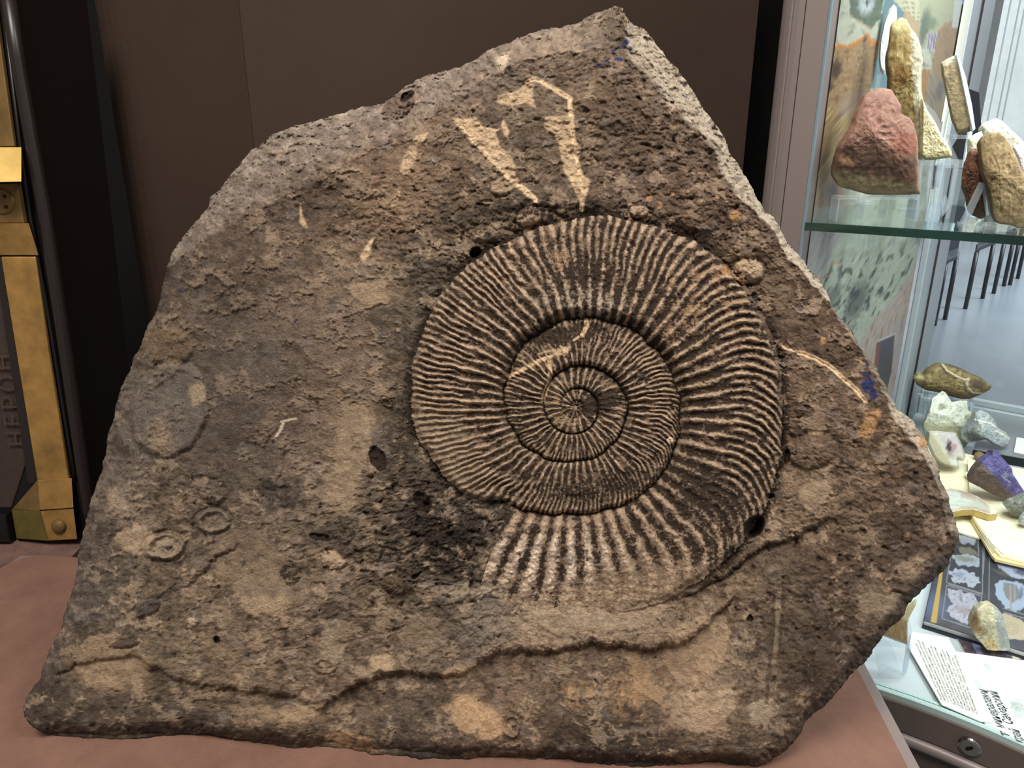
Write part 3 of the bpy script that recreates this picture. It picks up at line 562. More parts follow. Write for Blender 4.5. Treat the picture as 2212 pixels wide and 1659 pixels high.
def rock_mat():
    m = bpy.data.materials.new('weathered_limestone'); m.use_nodes = True; nt = m.node_tree; N = nt.nodes; L = nt.links
    b = N['Principled BSDF']; b.inputs['Roughness'].default_value = .78; b.inputs['Specular IOR Level'].default_value = .22
    tc = N.new('ShaderNodeTexCoord')
    def noise(sc_, det=5, rg=.65):
        n = N.new('ShaderNodeTexNoise'); n.inputs['Scale'].default_value = sc_; n.inputs['Detail'].default_value = det; n.inputs['Roughness'].default_value = rg
        L.new(tc.outputs['Object'], n.inputs['Vector']); return n.outputs['Fac']
    def math_(op, a, b_=None):
        x = N.new('ShaderNodeMath'); x.operation = op
        for i_, s_ in enumerate((a, b_)):
            if s_ is None: continue
            if isinstance(s_, (int, float)): x.inputs[i_].default_value = s_
            else: L.new(s_, x.inputs[i_])
        return x.outputs[0]
    def mrange(s_, a, b_, c, d, smooth=False):
        x = N.new('ShaderNodeMapRange'); x.inputs[1].default_value = a; x.inputs[2].default_value = b_; x.inputs[3].default_value = c; x.inputs[4].default_value = d
        if smooth: x.interpolation_type = 'SMOOTHSTEP'
        L.new(s_, x.inputs[0]); return x.outputs[0]
    col_ = N.new('ShaderNodeAttribute'); col_.attribute_name = 'col'
    res = N.new('ShaderNodeAttribute'); res.attribute_name = 'residue_hollows'
    fine = noise(420, 6, .7); mid = noise(130, 6, .7); vfine = noise(1100, 3, .6)
    k = mrange(mid, .3, .7, .74, 1.26); k2 = mrange(fine, .3, .7, .80, 1.2)
    mul = math_('MULTIPLY', k, k2)
    mx = N.new('ShaderNodeMix'); mx.data_type = 'RGBA'; mx.blend_type = 'MULTIPLY'; mx.inputs[0].default_value = 1; L.new(col_.outputs['Color'], mx.inputs[6]); L.new(mul, mx.inputs[7])
    # dark rib patina and darker hollows, broken up by grain
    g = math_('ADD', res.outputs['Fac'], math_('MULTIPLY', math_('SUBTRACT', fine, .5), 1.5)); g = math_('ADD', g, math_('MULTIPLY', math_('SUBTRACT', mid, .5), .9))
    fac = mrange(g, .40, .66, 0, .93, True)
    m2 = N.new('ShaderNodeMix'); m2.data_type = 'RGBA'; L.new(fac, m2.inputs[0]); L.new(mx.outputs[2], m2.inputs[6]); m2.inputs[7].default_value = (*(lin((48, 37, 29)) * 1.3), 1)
    # pale crystal flecks
    fl = mrange(vfine, .68, .76, 0, .35, True)
    m3 = N.new('ShaderNodeMix'); m3.data_type = 'RGBA'; L.new(fl, m3.inputs[0]); L.new(m2.outputs[2], m3.inputs[6]); m3.inputs[7].default_value = (.42, .34, .25, 1)
    L.new(m3.outputs[2], b.inputs['Base Color'])
    hgt = math_('ADD', math_('MULTIPLY', mid, 1.0), math_('MULTIPLY', fine, .55)); hgt = math_('ADD', hgt, math_('MULTIPLY', vfine, .18))
    bp = N.new('ShaderNodeBump'); bp.inputs['Strength'].default_value = 1.0; bp.inputs['Distance'].default_value = .0045; L.new(hgt, bp.inputs['Height']); L.new(bp.outputs[0], b.inputs['Normal'])
    return m
M_rock = rock_mat()
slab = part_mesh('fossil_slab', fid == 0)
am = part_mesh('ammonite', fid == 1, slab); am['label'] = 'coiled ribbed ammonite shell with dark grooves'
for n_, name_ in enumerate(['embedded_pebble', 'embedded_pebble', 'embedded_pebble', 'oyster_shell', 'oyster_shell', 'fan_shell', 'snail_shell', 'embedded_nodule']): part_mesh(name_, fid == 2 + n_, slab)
tag(slab, 'large brown limestone slab with a ribbed spiral ammonite, standing on the pink felt table', 'fossil')
# ================================================================== room
def prj(P):
    P = np.asarray(P, float) - CAM
    f = P[..., 1] * _cp - P[..., 2] * _sp; y = P[..., 1] * _sp + P[..., 2] * _cp
    return CX + F * P[..., 0] / f, CY - F * y / f
M_floor = mat('hall_floor_stone', (120, 126, 132), rough=.28, spec=.5, var=.10, vscale=1.5)
M_hall = mat('hall_concrete', (176, 175, 170), rough=.9, var=.12, vscale=3, bump=.3, bscale=40)
M_black = mat('black_cloth', (20, 18, 18), rough=.95)
M_fab1 = mat('brown_fabric_left', (64, 50, 42), rough=.95, spec=.1, bump=.5, bscale=900, var=.08, vscale=6)
M_fab2 = mat('brown_fabric_right', (70, 57, 49), rough=.95, spec=.1, bump=.5, bscale=900, var=.08, vscale=6)
fl = mesh('floor', [(-3, -2, 0), (9, -2, 0), (9, 12, 0), (-3, 12, 0)], [(0, 1, 2, 3)], M_floor); struct(fl)
wl = boxd('wall_back', (-3, 1.62, 0), (3.62, 0, 0), (0, .08, 0), (0, 0, 3.2), M_black); struct(wl)
# brown fabric partition: two stretched panels with a seam, the left one wrapped around its end
PY0 = 1.16
xl, xs, xr = -.5105 * PY0, -.3207 * PY0, .2898 * PY0
part = empty('fabric_partition', ((xl + xr) / 2, PY0 + .03, 0)); struct(part)
pl = [(xs - .0002, PY0)]
for k in range(9):
    a = math.pi / 2 * k / 8; pl.append((xl + .065 - .065 * math.sin(a), PY0 + .065 - .065 * math.cos(a)))
pl += [(xl, PY0 + .2), (xs - .0002, PY0 + .2)]
o = prism('panel', [(x, y, 0.0) for x, y in pl], (0, 0, 2.6), M_fab1, part)
o = prism('panel', [(xs + .0002, PY0 + .0003, 0), (xs + .0002, PY0 + .06, 0), (xr, PY0 + .06, 0), (xr, PY0 + .0003, 0)], (0, 0, 2.6), M_fab2, part)

# ------------------------------------------------------------------ hall beyond the glass
HW = 9.3
hw = mesh('wall_hall', [((.5770 * HW), HW, 0), (9, HW, 0), (9, HW, 3.6), ((.5770 * HW), HW, 3.6), ((.5770 * HW), HW + .35, 0), (9, HW + .35, 0), (9, HW + .35, 3.6), ((.5770 * HW), HW + .35, 3.6)],
          [(0, 1, 2, 3), (5, 4, 7, 6), (0, 3, 7, 4), (3, 2, 6, 7)], M_hall); struct(hw)
M_joint = mat('concrete_joint', (134, 134, 131), rough=.9)
for rx in (.585, .596, .603):
    j = boxd('groove', (rx * HW - .008, HW - .004, 0.02), (.016, 0, 0), (0, .02, 0), (0, 0, 3.5), M_joint, hw)
M_sky = mat('window_daylight', (255, 246, 226), emit=((255, 244, 222), 1.6)); M_green = mat('garden_hedge', (88, 104, 84), rough=.9, var=.4, vscale=3)
M_wfr = mat('window_frame_dark', (70, 58, 56), rough=.6)
wn = empty('window_1', (5.6, 11.6, 0)); struct(wn)
YW = 11.5
def wz(v, y=YW): return PY(2150, v, y).z
boxd('pane', (4.6, YW, wz(262)), (2.6, 0, 0), (0, .02, 0), (0, 0, wz(128) - wz(262)), M_sky, wn)
boxd('window_frame', (4.6, YW - .05, wz(128)), (2.6, 0, 0), (0, .08, 0), (0, 0, wz(90) - wz(128)), M_wfr, wn)
boxd('window_frame', (4.6, YW - .05, wz(183)), (2.6, 0, 0), (0, .05, 0), (0, 0, .03), M_wfr, wn)
boxd('hedge_view', (4.6, YW, wz(90)), (2.6, 0, 0), (0, .1, 0), (0, 0, wz(10) - wz(90)), M_green, wn)
boxd('sky_pane', (4.6, YW, wz(10)), (2.6, 0, 0), (0, .02, 0), (0, 0, 1.2), mat('sky_blue', (120, 160, 225), emit=((130, 165, 230), .6)), wn)
wh = boxd('wall_hall_low', (4.4, YW + .1, 0), (4, 0, 0), (0, .2, 0), (0, 0, wz(262)), mat('hall_wall_light', (176, 186, 200), rough=.8)); struct(wh)

M_leg = mat('black_steel', (26, 28, 34), rough=.4, spec=.5); M_seat = mat('dark_chair_vinyl', (40, 42, 50), rough=.5)
def hall_chair(f1, f2, label):
    a, b = PZ(*f1, 0.0), PZ(*f2, 0.0); m = (a + b) / 2; dv = Vector((m.x, m.y, 0)).normalized() * .42
    t = empty('hall_chair', m + dv / 2, label, 'chair', 'dark chairs on the hall floor')
    up = Vector((0, 0, .44))
    for p in (a, b, b + dv, a + dv): tube('leg', [p, p + up], .016, M_leg, t, 8)
    ex = (b - a) * .05; s4 = [a - ex, b + ex, b + dv + ex, a + dv - ex]
    s4 = s4 if ((s4[1] - s4[0]).cross(s4[3] - s4[0])).z > 0 else s4[::-1]
    box8('seat', [p + up for p in s4], [p + up + Vector((0, 0, .035)) for p in s4], M_seat, t, .008)
    bk = [b + up + dv * .05, b + up, b + dv + up, b + dv + up - dv * .05]
    q0, q1 = a + dv + up, b + dv + up; th_ = dv.normalized() * .025
    box8('backrest', [q0, q1, q1 + th_, q0 + th_], [p + Vector((0, 0, .40)) for p in (q0, q1, q1 + th_, q0 + th_)], M_seat, t, .008)
    return t
hall_chair((2085, 667), (2122, 645), 'nearer dark steel chair on the grey hall floor, with the thickest legs')
hall_chair((2146, 634), (2168, 618), 'middle dark steel chair on the hall floor, second from the vitrine post')
hall_chair((2181, 616), (2198, 602), 'farthest dark steel chair on the hall floor beside the concrete wall')
hall_chair((2018, 703), (2041, 690), 'dark steel chair partly behind the grey vitrine post in the hall')

# ================================================================== felt table
M_felt = mat('pink_felt', (140, 106, 92), rough=1.0, spec=.05, bump=.8, bscale=900, var=.16, vscale=22)
M_board = mat('grey_board', (124, 110, 106), rough=.6, var=.05)
r1, r2 = PZ(1990, 1659, .948), PZ(1872, 1437, .948); rd = (r2 - r1)
bl, bl2 = PZ(45, 1194, .95), PZ(0, 1221, .95)
ldir = (bl2 - bl).normalized()
def _tp(p, z): return (p[0], p[1], z)
pr = [r1 - rd * 1.0, r1 + rd * 1.72]; lf = bl - ldir * .0; fr_l = bl + Vector((-.11, -.46, 0))
tab = empty('felt_table', (-.13, .57, 0), 'pink felt covered display table with a grey board edge under the slab', 'table')
prism('table_board', [_tp(fr_l, .925), _tp(pr[0], .925), _tp(pr[1], .925), _tp(bl, .925)], (0, 0, .0225), M_board, tab, .002)
ins = Vector((-.0115, 0, 0)); fl4 = [fr_l + Vector((.004, .004, 0)), pr[0] + ins, pr[1] + ins + Vector((0, -.004, 0)), bl + Vector((.004, -.004, 0))]
# rounded rear-left corner of the felt
cpt = fl4[3]; pa = cpt + ldir * .03; pb = cpt + Vector((.03, -.001, 0))
arc = [pb + (cpt - pb) * 2 * t * (1 - t) * 1 + (pa - pb) * t * t if False else (pb * (1 - t) ** 2 + cpt * 2 * t * (1 - t) + pa * t * t) for t in [k / 6 for k in range(7)]]
prism('felt_top', [_tp(p, .9475) for p in fl4[:3]] + [_tp(p, .9475) for p in arc], (0, 0, .0025), M_felt, tab, .0008)
boxd('plinth_body', (-.52, .42, 0), (.78, 0, 0), (0, .30, 0), (0, 0, .925), M_board, tab)

# ================================================================== the vitrine
TH = R(36.5); E = Vector((math.cos(TH), -math.sin(TH), 0)); Nn = Vector((math.sin(TH), math.cos(TH), 0)); O = Vector((.291, .778, 0))
def W(s, t, z): return O + E * s + Nn * t + Vector((0, 0, z))
DZ, SZ = .83, 1.3455
M_alu = mat('anodised_frame', (140, 128, 124), rough=.45, metal=.25, spec=.4, bump=.05, bscale=800)
M_alu_l = mat('pale_aluminium', (168, 176, 182), rough=.4, metal=.2)
M_dk = mat('dark_groove', (44, 38, 36), rough=.7)
M_panel = mat('vitrine_plinth_panel', (92, 80, 74), rough=.6, var=.04)
M_deck = mat('white_deck', (186, 194, 198), rough=.35, spec=.4, var=.02)
M_glass = glassy('clear_glass', (.96, .98, .975), (.9, .95, .95), 1.35)
M_glass_r = glassy('rear_glass', (.84, .88, .90), (.8, .85, .9), 1.45)
M_gedge = mat('glass_edge_pale', (176, 198, 194), rough=.15, spec=.6)
M_gedge_d = mat('glass_edge_green', (16, 48, 42), rough=.12, spec=.7, var=.5, vscale=14)
case = empty('display_case', W(.3, .4, 0), 'glass display vitrine with mauve grey metal frame, full of mineral specimens', 'display case')
# plan line of the bowed front
FRONT = [(.291, .778), (.33, .7585), (.372, .7350), (.4159, .7093), (.4448, .6918), (.4639, .6788), (.4803, .6672), (.4966, .6547), (.5125, .6415), (.5303, .6254), (.556, .600), (.592, .558), (.632, .504), (.668, .445)]
FV = [Vector((x, y, 0)) for x, y in FRONT]
def strip(name, offs0, offs1, z0, z1, m, parent=case, bev=0.0):
    """bar following the bowed front between two offsets (outwards -) and two heights"""
    n = len(FV); V = []; Fc = []
    for i, p in enumerate(FV):
        d = (FV[min(i + 1, n - 1)] - FV[max(i - 1, 0)]).normalized(); nn = Vector((-d.y, d.x, 0))
        for (o_, z_) in ((offs0, z0), (offs1, z0), (offs1, z1), (offs0, z1)): V.append(p + nn * o_ + Vector((0, 0, z_)))
    for i in range(n - 1):
        for k in range(4): Fc.append((i * 4 + k, (i + 1) * 4 + k, (i + 1) * 4 + (k + 1) % 4, i * 4 + (k + 1) % 4))
    Fc += [(3, 2, 1, 0), tuple((n - 1) * 4 + k for k in range(4))]
    o = mesh(name, V, Fc, m, parent)
    if bev: bevel(o, bev)
    return o
M_alu_f = mat('frame_brown_grey', (108, 96, 89), rough=.5, metal=.2, spec=.4)
strip('front_frame', -.006, .03, .789, .8265, M_alu_f, case, .0015)
def offs_line(o_, z_):
    n = len(FV); out = []
    for i, p in enumerate(FV):
        d = (FV[min(i + 1, n - 1)] - FV[max(i - 1, 0)]).normalized(); out.append(p + Vector((-d.y, d.x, 0)) * o_ + Vector((0, 0, z_)))
    return out
tube('frame_bead', offs_line(-.004, .781), .0075, M_alu, case, 12)
strip('plinth_panel', .002, .05, .02, .775, M_panel)
strip('glass_edge', -.0035, .0035, .8262, .8335, M_gedge); strip('glass_channel', .0036, .006, .8262, .8315, M_dk); strip('glass_edge', .0061, .0105, .8262, .8325, M_gedge)
# front pane: one thin bowed sheet
n = len(FV); V = [p + Vector((0, 0, z)) for z in (.8335, 1.95) for p in FV]
fp = mesh('front_pane', V, [(i, i + 1, n + i + 1, n + i) for i in range(n - 1)], M_glass, case, True)
boxd('glass_edge', O + Vector((0, 0, .834)) - E * .0012, E * .0024, Nn * .005, (0, 0, 1.1), mat('glass_edge_steel', (120, 138, 146), rough=.3), case)
# deck
dk = [p + Vector((0, 0, .7997)) for p in offs_line(.011, 0)] + [W(.62, .984, .7997), W(.0, .984, .7997)]
prism('deck', dk, (0, 0, .03), M_deck, case)
# front corner post: flat face, groove, rounded nose
G = O - E * .0215
q = [O - E * .0008, G, G + Nn * .003, G - E * .0012 + Nn * .003, G - E * .0012]
for k in range(1, 9):
    a = math.pi / 2 * k / 8; q.append(G - E * (.0012 + .0275 * math.sin(a)) + Nn * (.022 - .022 * math.cos(a)))
q += [G - E * .0287 + Nn * .05, O - E * .0008 + Nn * .05]
prism('corner_post', [p + Vector((0, 0, .80)) for p in q], (0, 0, 1.15), M_alu, case)
boxd('post_trim', G - E * .0135 + Nn * -.0003 + Vector((0, 0, .80)), E * .0012, Nn * .004, (0, 0, 1.15), M_alu, case)
# rear post, rail and pane
boxd('rear_post', W(-.005, .770, .80), E * .012, Nn * .093, (0, 0, 1.15), M_alu_l, case, .002)
boxd('rear_post', W(-.005, .8635, .80), E * .0146, Nn * .145, (0, 0, 1.15), M_alu_l, case, .002)
boxd('post_gasket', W(.0072, .861, .83), E * .0028, Nn * .007, (0, 0, 1.12), M_dk, case)
boxd('rear_rail', W(.010, .985, .80), E * .66, Nn * .022, (0, 0, .068), M_alu_l, case, .003)
boxd('rear_rail', W(.010, .992, .868), E * .66, Nn * .012, (0, 0, .014), M_alu_l, case, .002)
mesh('rear_pane', [W(.010, .998, .882), W(.68, .998, .882), W(.68, .998, 1.95), W(.010, .998, 1.95)], [(0, 1, 2, 3)], M_glass_r, case)
# key lock in the front frame
LP = PPL(2097, 1604, (.5025, .6495, .8), (-.62, -.78, 0)); ld = Vector((-.60, -.80, 0)).normalized()
M_chrome = mat('polished_steel', (190, 190, 192), rough=.18, metal=1.0); M_ring = mat('lock_plastic', (58, 52, 50), rough=.4)
M_face = mat('lock_face_steel', (128, 128, 120), rough=.38, metal=.7)
def disc_stack(name, c, d, prof, m, parent, seg=32, closed=True):
    """lathe around axis d: list of (radius, height)"""
    a = d.orthogonal().normalized(); b = d.cross(a); V = []; Fc = []
    for (r_, h_) in prof:
        for k in range(seg):
            t = 2 * math.pi * k / seg; V.append(c + d * h_ + (a * math.cos(t) + b * math.sin(t)) * r_)
    for i in range(len(prof) - 1):
        for k in range(seg): Fc.append((i * seg + k, i * seg + (k + 1) % seg, (i + 1) * seg + (k + 1) % seg, (i + 1) * seg + k))
    Fc.append(tuple((len(prof) - 1) * seg + k for k in range(seg)))
    return mesh(name, V, Fc, m, parent, False)
lk = disc_stack('key_lock', LP, ld, [(.0142, -.004), (.0142, .0035), (.0132, .0045)], M_ring, case)
disc_stack('lock_cylinder', LP, ld, [(.0115, .0045), (.0115, .0085), (.0102, .0098), (.0102, .0090), (.0001, .0090)], M_chrome, lk)
disc_stack('lock_face', LP, ld, [(.0098, .0088), (.0098, .0098), (.0085, .0104)], M_face, lk)
ks = ld.cross(Vector((0, 0, 1))).normalized(); kz = ks.cross(ld)
kd = (kz * .8 - ks * .6).normalized(); ke = ld.cross(kd)
pts_k = [LP + ld * .01035 + kd * a + ke * b for a, b in [(-.0042, -.0012), (-.0006, -.0016), (.0006, -.0024), (.0044, -.0015), (.0044, .0012), (.001, .0018), (-.0006, .0028), (-.0042, .0014)]]
prism('keyhole', pts_k, ld * .0003, mat('keyhole_black', (14, 12, 12), rough=.8), lk)

# LED lamp of the case, under its top frame
area('case_led_lamp', tuple(W(.33, .36, 1.90)), tuple(W(.33, .40, .83)), 0.45, 8.5, (.90, .97, 1.0), .25)
area('case_led_strip', tuple(W(.52, .05, 1.28)), tuple(W(.20, .40, .95)), .06, 1.3, (.92, .97, 1.0), .5)
area('case_led_strip_top', tuple(W(.52, .05, 1.80)), tuple(W(.15, .30, 1.42)), .06, 1.0, (.92, .97, 1.0), .3)

# glass shelf
shelf = empty('glass_shelf', W(.3, .4, SZ - .008), 'clear glass shelf with dark green front edge carrying the upper minerals', 'shelf')
zl = Vector((0, 0, SZ - .008)); e0 = [p + zl for p in offs_line(.003, 0)[:8]]; e0[0] = e0[0] + E * .0015; e0.append(e0[-1] + E * .34)
e1 = [p + zl for p in offs_line(.0072, 0)[:8]]; e1[0] = e1[0] + E * .0015; e1.append(e1[-1] + E * .34)
prism('shelf_glass', e1 + [W(.56, .76, SZ - .008), W(.009, .76, SZ - .008)], (0, 0, .008), glassy('shelf_glass', (.93, .97, .96), (.9, 1, .97), 1.3), shelf)
prism('shelf_edge', e0 + [p - Nn * .0001 for p in e1[::-1]], (0, 0, .008), M_gedge_d, shelf)
for t_ in (.08, .62):
    boxd('shelf_bracket', W(.0045, t_, SZ - .018), E * .02, Nn * .014, (0, 0, .0095), M_chrome, shelf, .001)

# printed collage on the side wall of the case
def print_sheet(name, c00, c10, c11, c01, nu, nv, painter, m, parent=None, k=1.0):
    a, b = np.meshgrid(np.linspace(0, 1, nu), np.linspace(0, 1, nv)); a = a.ravel()[:, None]; b = b.ravel()[:, None]
    P = (np.array(c00) * (1 - a) * (1 - b) + np.array(c10) * a * (1 - b) + np.array(c11) * a * b + np.array(c01) * (1 - a) * b)
    px, py = prj(P); rgb = painter(px, py, a[:, 0], b[:, 0])
    ii, jj = np.meshgrid(np.arange(nv - 1), np.arange(nu - 1), indexing='ij'); i0 = (ii * nu + jj).ravel()
    Qd = np.stack([i0, i0 + 1, i0 + nu + 1, i0 + nu], -1)
    org = P.mean(0); me = np_mesh(name, P - org, Qd, False); set_col(me, rgb * k)
    o = link(name, me, m); o.location = org
    if parent is not None: o.parent = parent; o.matrix_parent_inverse = parent.matrix_basis.inverted()
    return o
class Paint:
    def __init__(s, x, y, base): s.x, s.y = np.asarray(x, np.float32), np.asarray(y, np.float32); s.c = np.tile(lin(base)[None], (len(x), 1)).astype(np.float32)
    def over(s, m, rgb, k=1.0):
        m = (np.clip(m, 0, 1) * k)[:, None]; s.c = s.c * (1 - m) + lin(rgb)[None] * m
    def poly(s, pts, rgb, k=1.0, soft=1.5, warp=0):
        X = s.x + (warp * gn(s.x / 9, s.y / 9, 5) if warp else 0); Y = s.y + (warp * gn(s.x / 9, s.y / 9, 6) if warp else 0)
        m = sst(-soft, soft, sd_poly(X, Y, pts)); s.over(m, rgb, k); return m
    def line(s, pts, wd, rgb, k=1.0): s.over(1 - sst(wd - .8, wd + .8, d_poly(s.x, s.y, pts)), rgb, k)
    def blob(s, cx, cy, rx, ry, rot, rgb, k=1.0, soft=.5, warp=3): 
        s.over(blob(cx, cy, rx, ry, rot, soft, s.x + warp * gn(s.x / 8, s.y / 8, 7), s.y + warp * gn(s.x / 8, s.y / 8, 8)), rgb, k)
    def streak(s, dirx, diry, lw, ll, seed, rgb, k, lo=.0, hi=.5, mask=1):
        L_ = math.hypot(dirx, diry); dx_, dy_ = dirx / L_, diry / L_
        a = (s.x * dx_ + s.y * dy_) / ll; b = (-s.x * dy_ + s.y * dx_) / lw
        s.over(sst(lo, hi, fbm(a, b, seed, 3)) * mask, rgb, k)
    def mott(s, sx, sy, seed, rgb, k, lo=.05, hi=.45, mask=1):
        s.over(sst(lo, hi, fbm(s.x / sx, s.y / sy, seed, 4, .6)) * mask, rgb, k)
def paint_side(x, y, a, b):
    p = Paint(x, y, (196, 200, 178))
    # upper part: pale lichen wall, photographs, sandstone cliff
    p.mott(30, 20, 101, (120, 122, 106), .7); p.mott(10, 14, 102, (224, 226, 206), .5)
    p.poly([(1834, -40), (1836, 32), (1882, 63), (1902, 40), (1915, -40)], (92, 112, 92), .95, warp=3); p.blob(1871, 8, 16, 22, 10, (206, 216, 216), .9); p.blob(1873, 5, 3, 9, 10, (30, 36, 34), .9); p.mott(12, 12, 103, (60, 76, 66), .6, mask=in_poly(x, y, [(1834, -40), (1836, 32), (1882, 63), (1902, 40), (1915, -40)]))
    p.line([(1836, 34), (1884, 64)], 1.3, (190, 158, 100), .9)
    p.poly([(1917, -40), (1880, 190), (1950, 200), (1960, -40)], (112, 142, 148), 1)
    p.poly([(1940, -40), (1930, 0), (1985, 60), (1990, -40)], (206, 202, 168), .9); 
    for q_ in range(5): p.line([(1946 + q_ * 2, -14 + q_ * 10), (1985, 18 + q_ * 10)], .9, (120, 110, 90), .7)
    p.poly([(1960, -40), (1985, 20), (2082, 20), (2082, -40)], (200, 202, 166), .8); p.poly([(1985, 0), (1990, 90), (2020, 130), (2080, 120), (2082, -20)], (176, 178, 146), .8)
    p.blob(1996, 60, 10, 40, 12, (86, 100, 88), .8); p.blob(2012, 50, 12, 14, 0, (116, 136, 110), .8); p.poly([(2004, 70), (2000, 108), (2022, 112), (2032, 74)], (190, 186, 200), .9)
    for q_ in range(4): p.line([(2008 + q_ * 6, 74), (2004 + q_ * 6, 104)], 1, (120, 112, 130), .8)
    p.poly([(2030, 60), (2010, 150), (2060, 200), (2082, 60), (2060, 40)], (172, 140, 108), .9, warp=6); p.poly([(1990, 150), (2010, 150), (2000, 220), (1975, 240)], (176, 130, 80), .9, warp=4)
    p.poly([(1955, 20), (1945, 60), (1985, 90), (1985, 50)], (190, 160, 122), .8); p.poly([(2062, 0), (2056, 60), (2076, 60), (2080, 0)], (206, 212, 210), .9)
    p.poly([(2010, 150), (1990, 280), (2030, 330), (2070, 200)], (158, 142, 120), .9, warp=6); p.blob(2030, 195, 8, 20, 15, (110, 110, 120), .7); p.streak(.3, 1, 6, 40, 120, (110, 98, 88), .5, mask=(x > 1985) & (y > 60))
    top = [(1780, 108), (1803, 99), (1832, 101), (1850, 92), (1874, 75), (1882, 92), (1901, 90)]
    cl = top + [(1890, 150), (1878, 200), (1850, 260), (1820, 330), (1740, 330)]
    m = p.poly(cl, (170, 140, 102), 1, warp=3)
    inc = in_poly(x, y, cl)
    p.mott(12, 10, 104, (104, 78, 62), .8, mask=inc); p.mott(8, 6, 105, (210, 182, 134), .6, mask=inc); p.streak(1, -.25, 6, 40, 106, (120, 92, 84), .5, mask=inc & (y > 140)); p.streak(1, .2, 5, 40, 107, (202, 176, 132), .5, mask=inc & (y > 140))
    p.line(top, 3.2, (216, 140, 50), 1); p.blob(1806, 150, 12, 22, 10, (66, 50, 46), .9); p.blob(1790, 184, 10, 14, 0, (52, 42, 42), .9); p.blob(1868, 85, 4, 8, 20, (70, 56, 54), .8); p.blob(1783, 196, 3, 4, 0, (226, 140, 70), .9)
    low = [(1770, 210), (1800, 235), (1840, 215), (1875, 200), (1890, 220), (1830, 300), (1800, 470), (1720, 470), (1740, 330)]
    inl = sst(-8, 8, sd_poly(x, y, low)); p.over(inl, (176, 150, 104), 1); p.streak(.62, -.78, 9, 110, 108, (124, 92, 62), .85, mask=inl); p.streak(.62, -.78, 5, 90, 109, (226, 206, 150), .7, mask=inl); p.mott(40, 30, 110, (150, 116, 90), .5, mask=inl)
    p.blob(1850, 225, 40, 26, -20, (172, 152, 138), .6); p.blob(1800, 425, 26, 40, 10, (150, 122, 104), .8); p.blob(1795, 415, 14, 24, 10, (104, 96, 106), .8, warp=5); p.blob(1765, 430, 24, 30, 0, (168, 140, 112), .7); p.poly([(1730, 452), (1860, 440), (1900, 470), (1725, 490)], (172, 170, 166), .8)
    # lower part: lilac slope, pale green crags, pink scree
    mlow = sst(474, 480, y - .06 * (x - 1740))
    p.over(mlow, (178, 174, 172), 1); p.streak(.55, -.83, 8, 90, 111, (138, 130, 136), .7, mask=mlow); p.streak(.5, -.86, 5, 80, 112, (206, 204, 200), .6, mask=mlow)
    ga = [(1740, 700), (1770, 600), (1800, 545), (1840, 480), (1990, 480), (1995, 545), (1960, 600), (1930, 650), (1890, 690), (1865, 740), (1830, 760)]
    mg = sst(-6, 6, sd_poly(x + 6 * gn(x / 14, y / 14, 113), y, ga)) * mlow; p.over(mg, (176, 184, 164), 1)
    p.streak(.45, -.9, 12, 34, 114, (70, 76, 72), .95, lo=.0, hi=.32, mask=mg * sst(520, 600, y + .2 * (x - 1800))); p.streak(.6, -.8, 7, 30, 115, (212, 216, 200), .6, mask=mg); p.streak(.2, -1, 10, 60, 116, (150, 160, 170), .6, mask=mg * (1 - sst(520, 560, y)))
    p.blob(1850, 650, 20, 44, 20, (60, 66, 64), .75, warp=7); p.blob(1800, 640, 12, 30, 25, (74, 78, 74), .7, warp=7)
    p.line([(1793, 572), (1805, 568), (1818, 568)], 2, (206, 140, 90), .9); p.line([(1771, 603), (1788, 595)], 2, (206, 146, 96), .8)
    pk = [(1995, 545), (1960, 600), (1930, 650), (1890, 690), (1855, 745), (1870, 920), (2010, 920), (2010, 545)]
    mp = sst(-5, 5, sd_poly(x + 5 * gn(x / 12, y / 12, 117), y, pk)); p.over(mp, (186, 166, 152), 1); p.streak(.35, -.94, 7, 34, 118, (128, 112, 106), .75, mask=mp); p.streak(.4, -.9, 5, 26, 119, (214, 198, 184), .6, mask=mp); p.over(mp * sst(1900, 1960, x) * sst(660, 760, y), (168, 166, 182), .6)
    p.poly([(1895, 738), (1933, 722), (1926, 800), (1912, 860), (1890, 850)], (70, 70, 80), 1); p.poly([(1893, 742), (1903, 740), (1897, 800), (1886, 850), (1886, 800)], (128, 76, 72), .9); p.line([(1897, 737), (1934, 721)], 1.5, (220, 218, 214), .9)
    p.poly([(1975, 480), (1995, 480), (1990, 530), (1978, 520)], (120, 112, 100), .6)
    return p.c
M_print = mat('printed_collage', rough=.45, spec=.3, attr='col')
print_sheet('printed_side_panel', W(.0005, .03, .832), W(.0005, .703, .832), W(.0005, .703, 1.93), W(.0005, .03, 1.93), 300, 470, paint_side, M_print, case, .62)
ws = boxd('paper_strip', W(.003, .703, SZ + .02), E * .0015, Nn * .066, (0, 0, .58), mat('strip_paper', (226, 226, 212), rough=.8), case)
# ================================================================== brass-bound black case on the left
LL = R(5.4); CN = Vector((0, -math.cos(LL), math.sin(LL))); CU = Vector((0, math.sin(LL), math.cos(LL)))
CB = Vector((-.56, .865, .9305))
M_brass = mat('worn_brass', (156, 119, 64), rough=.42, metal=.35, spec=.5, var=.38, vscale=30, bump=.12, bscale=160)
M_brass_d = mat('tarnished_brass', (118, 92, 54), rough=.5, metal=.35, var=.3, vscale=40, bump=.12, bscale=160)
M_brass_l = mat('lit_brass', (246, 206, 122), rough=.34, metal=.9, var=.12, vscale=60)
M_brass_o = mat('olive_brass', (104, 92, 46), rough=.5, metal=.3, var=.25, vscale=40)
M_case = mat('black_lacquer', (16, 13, 13), rough=.4, spec=.4, var=.15, vscale=12)
M_casep = mat('dark_leatherette', (58, 46, 40), rough=.7, var=.2, vscale=14, bump=.15, bscale=300)
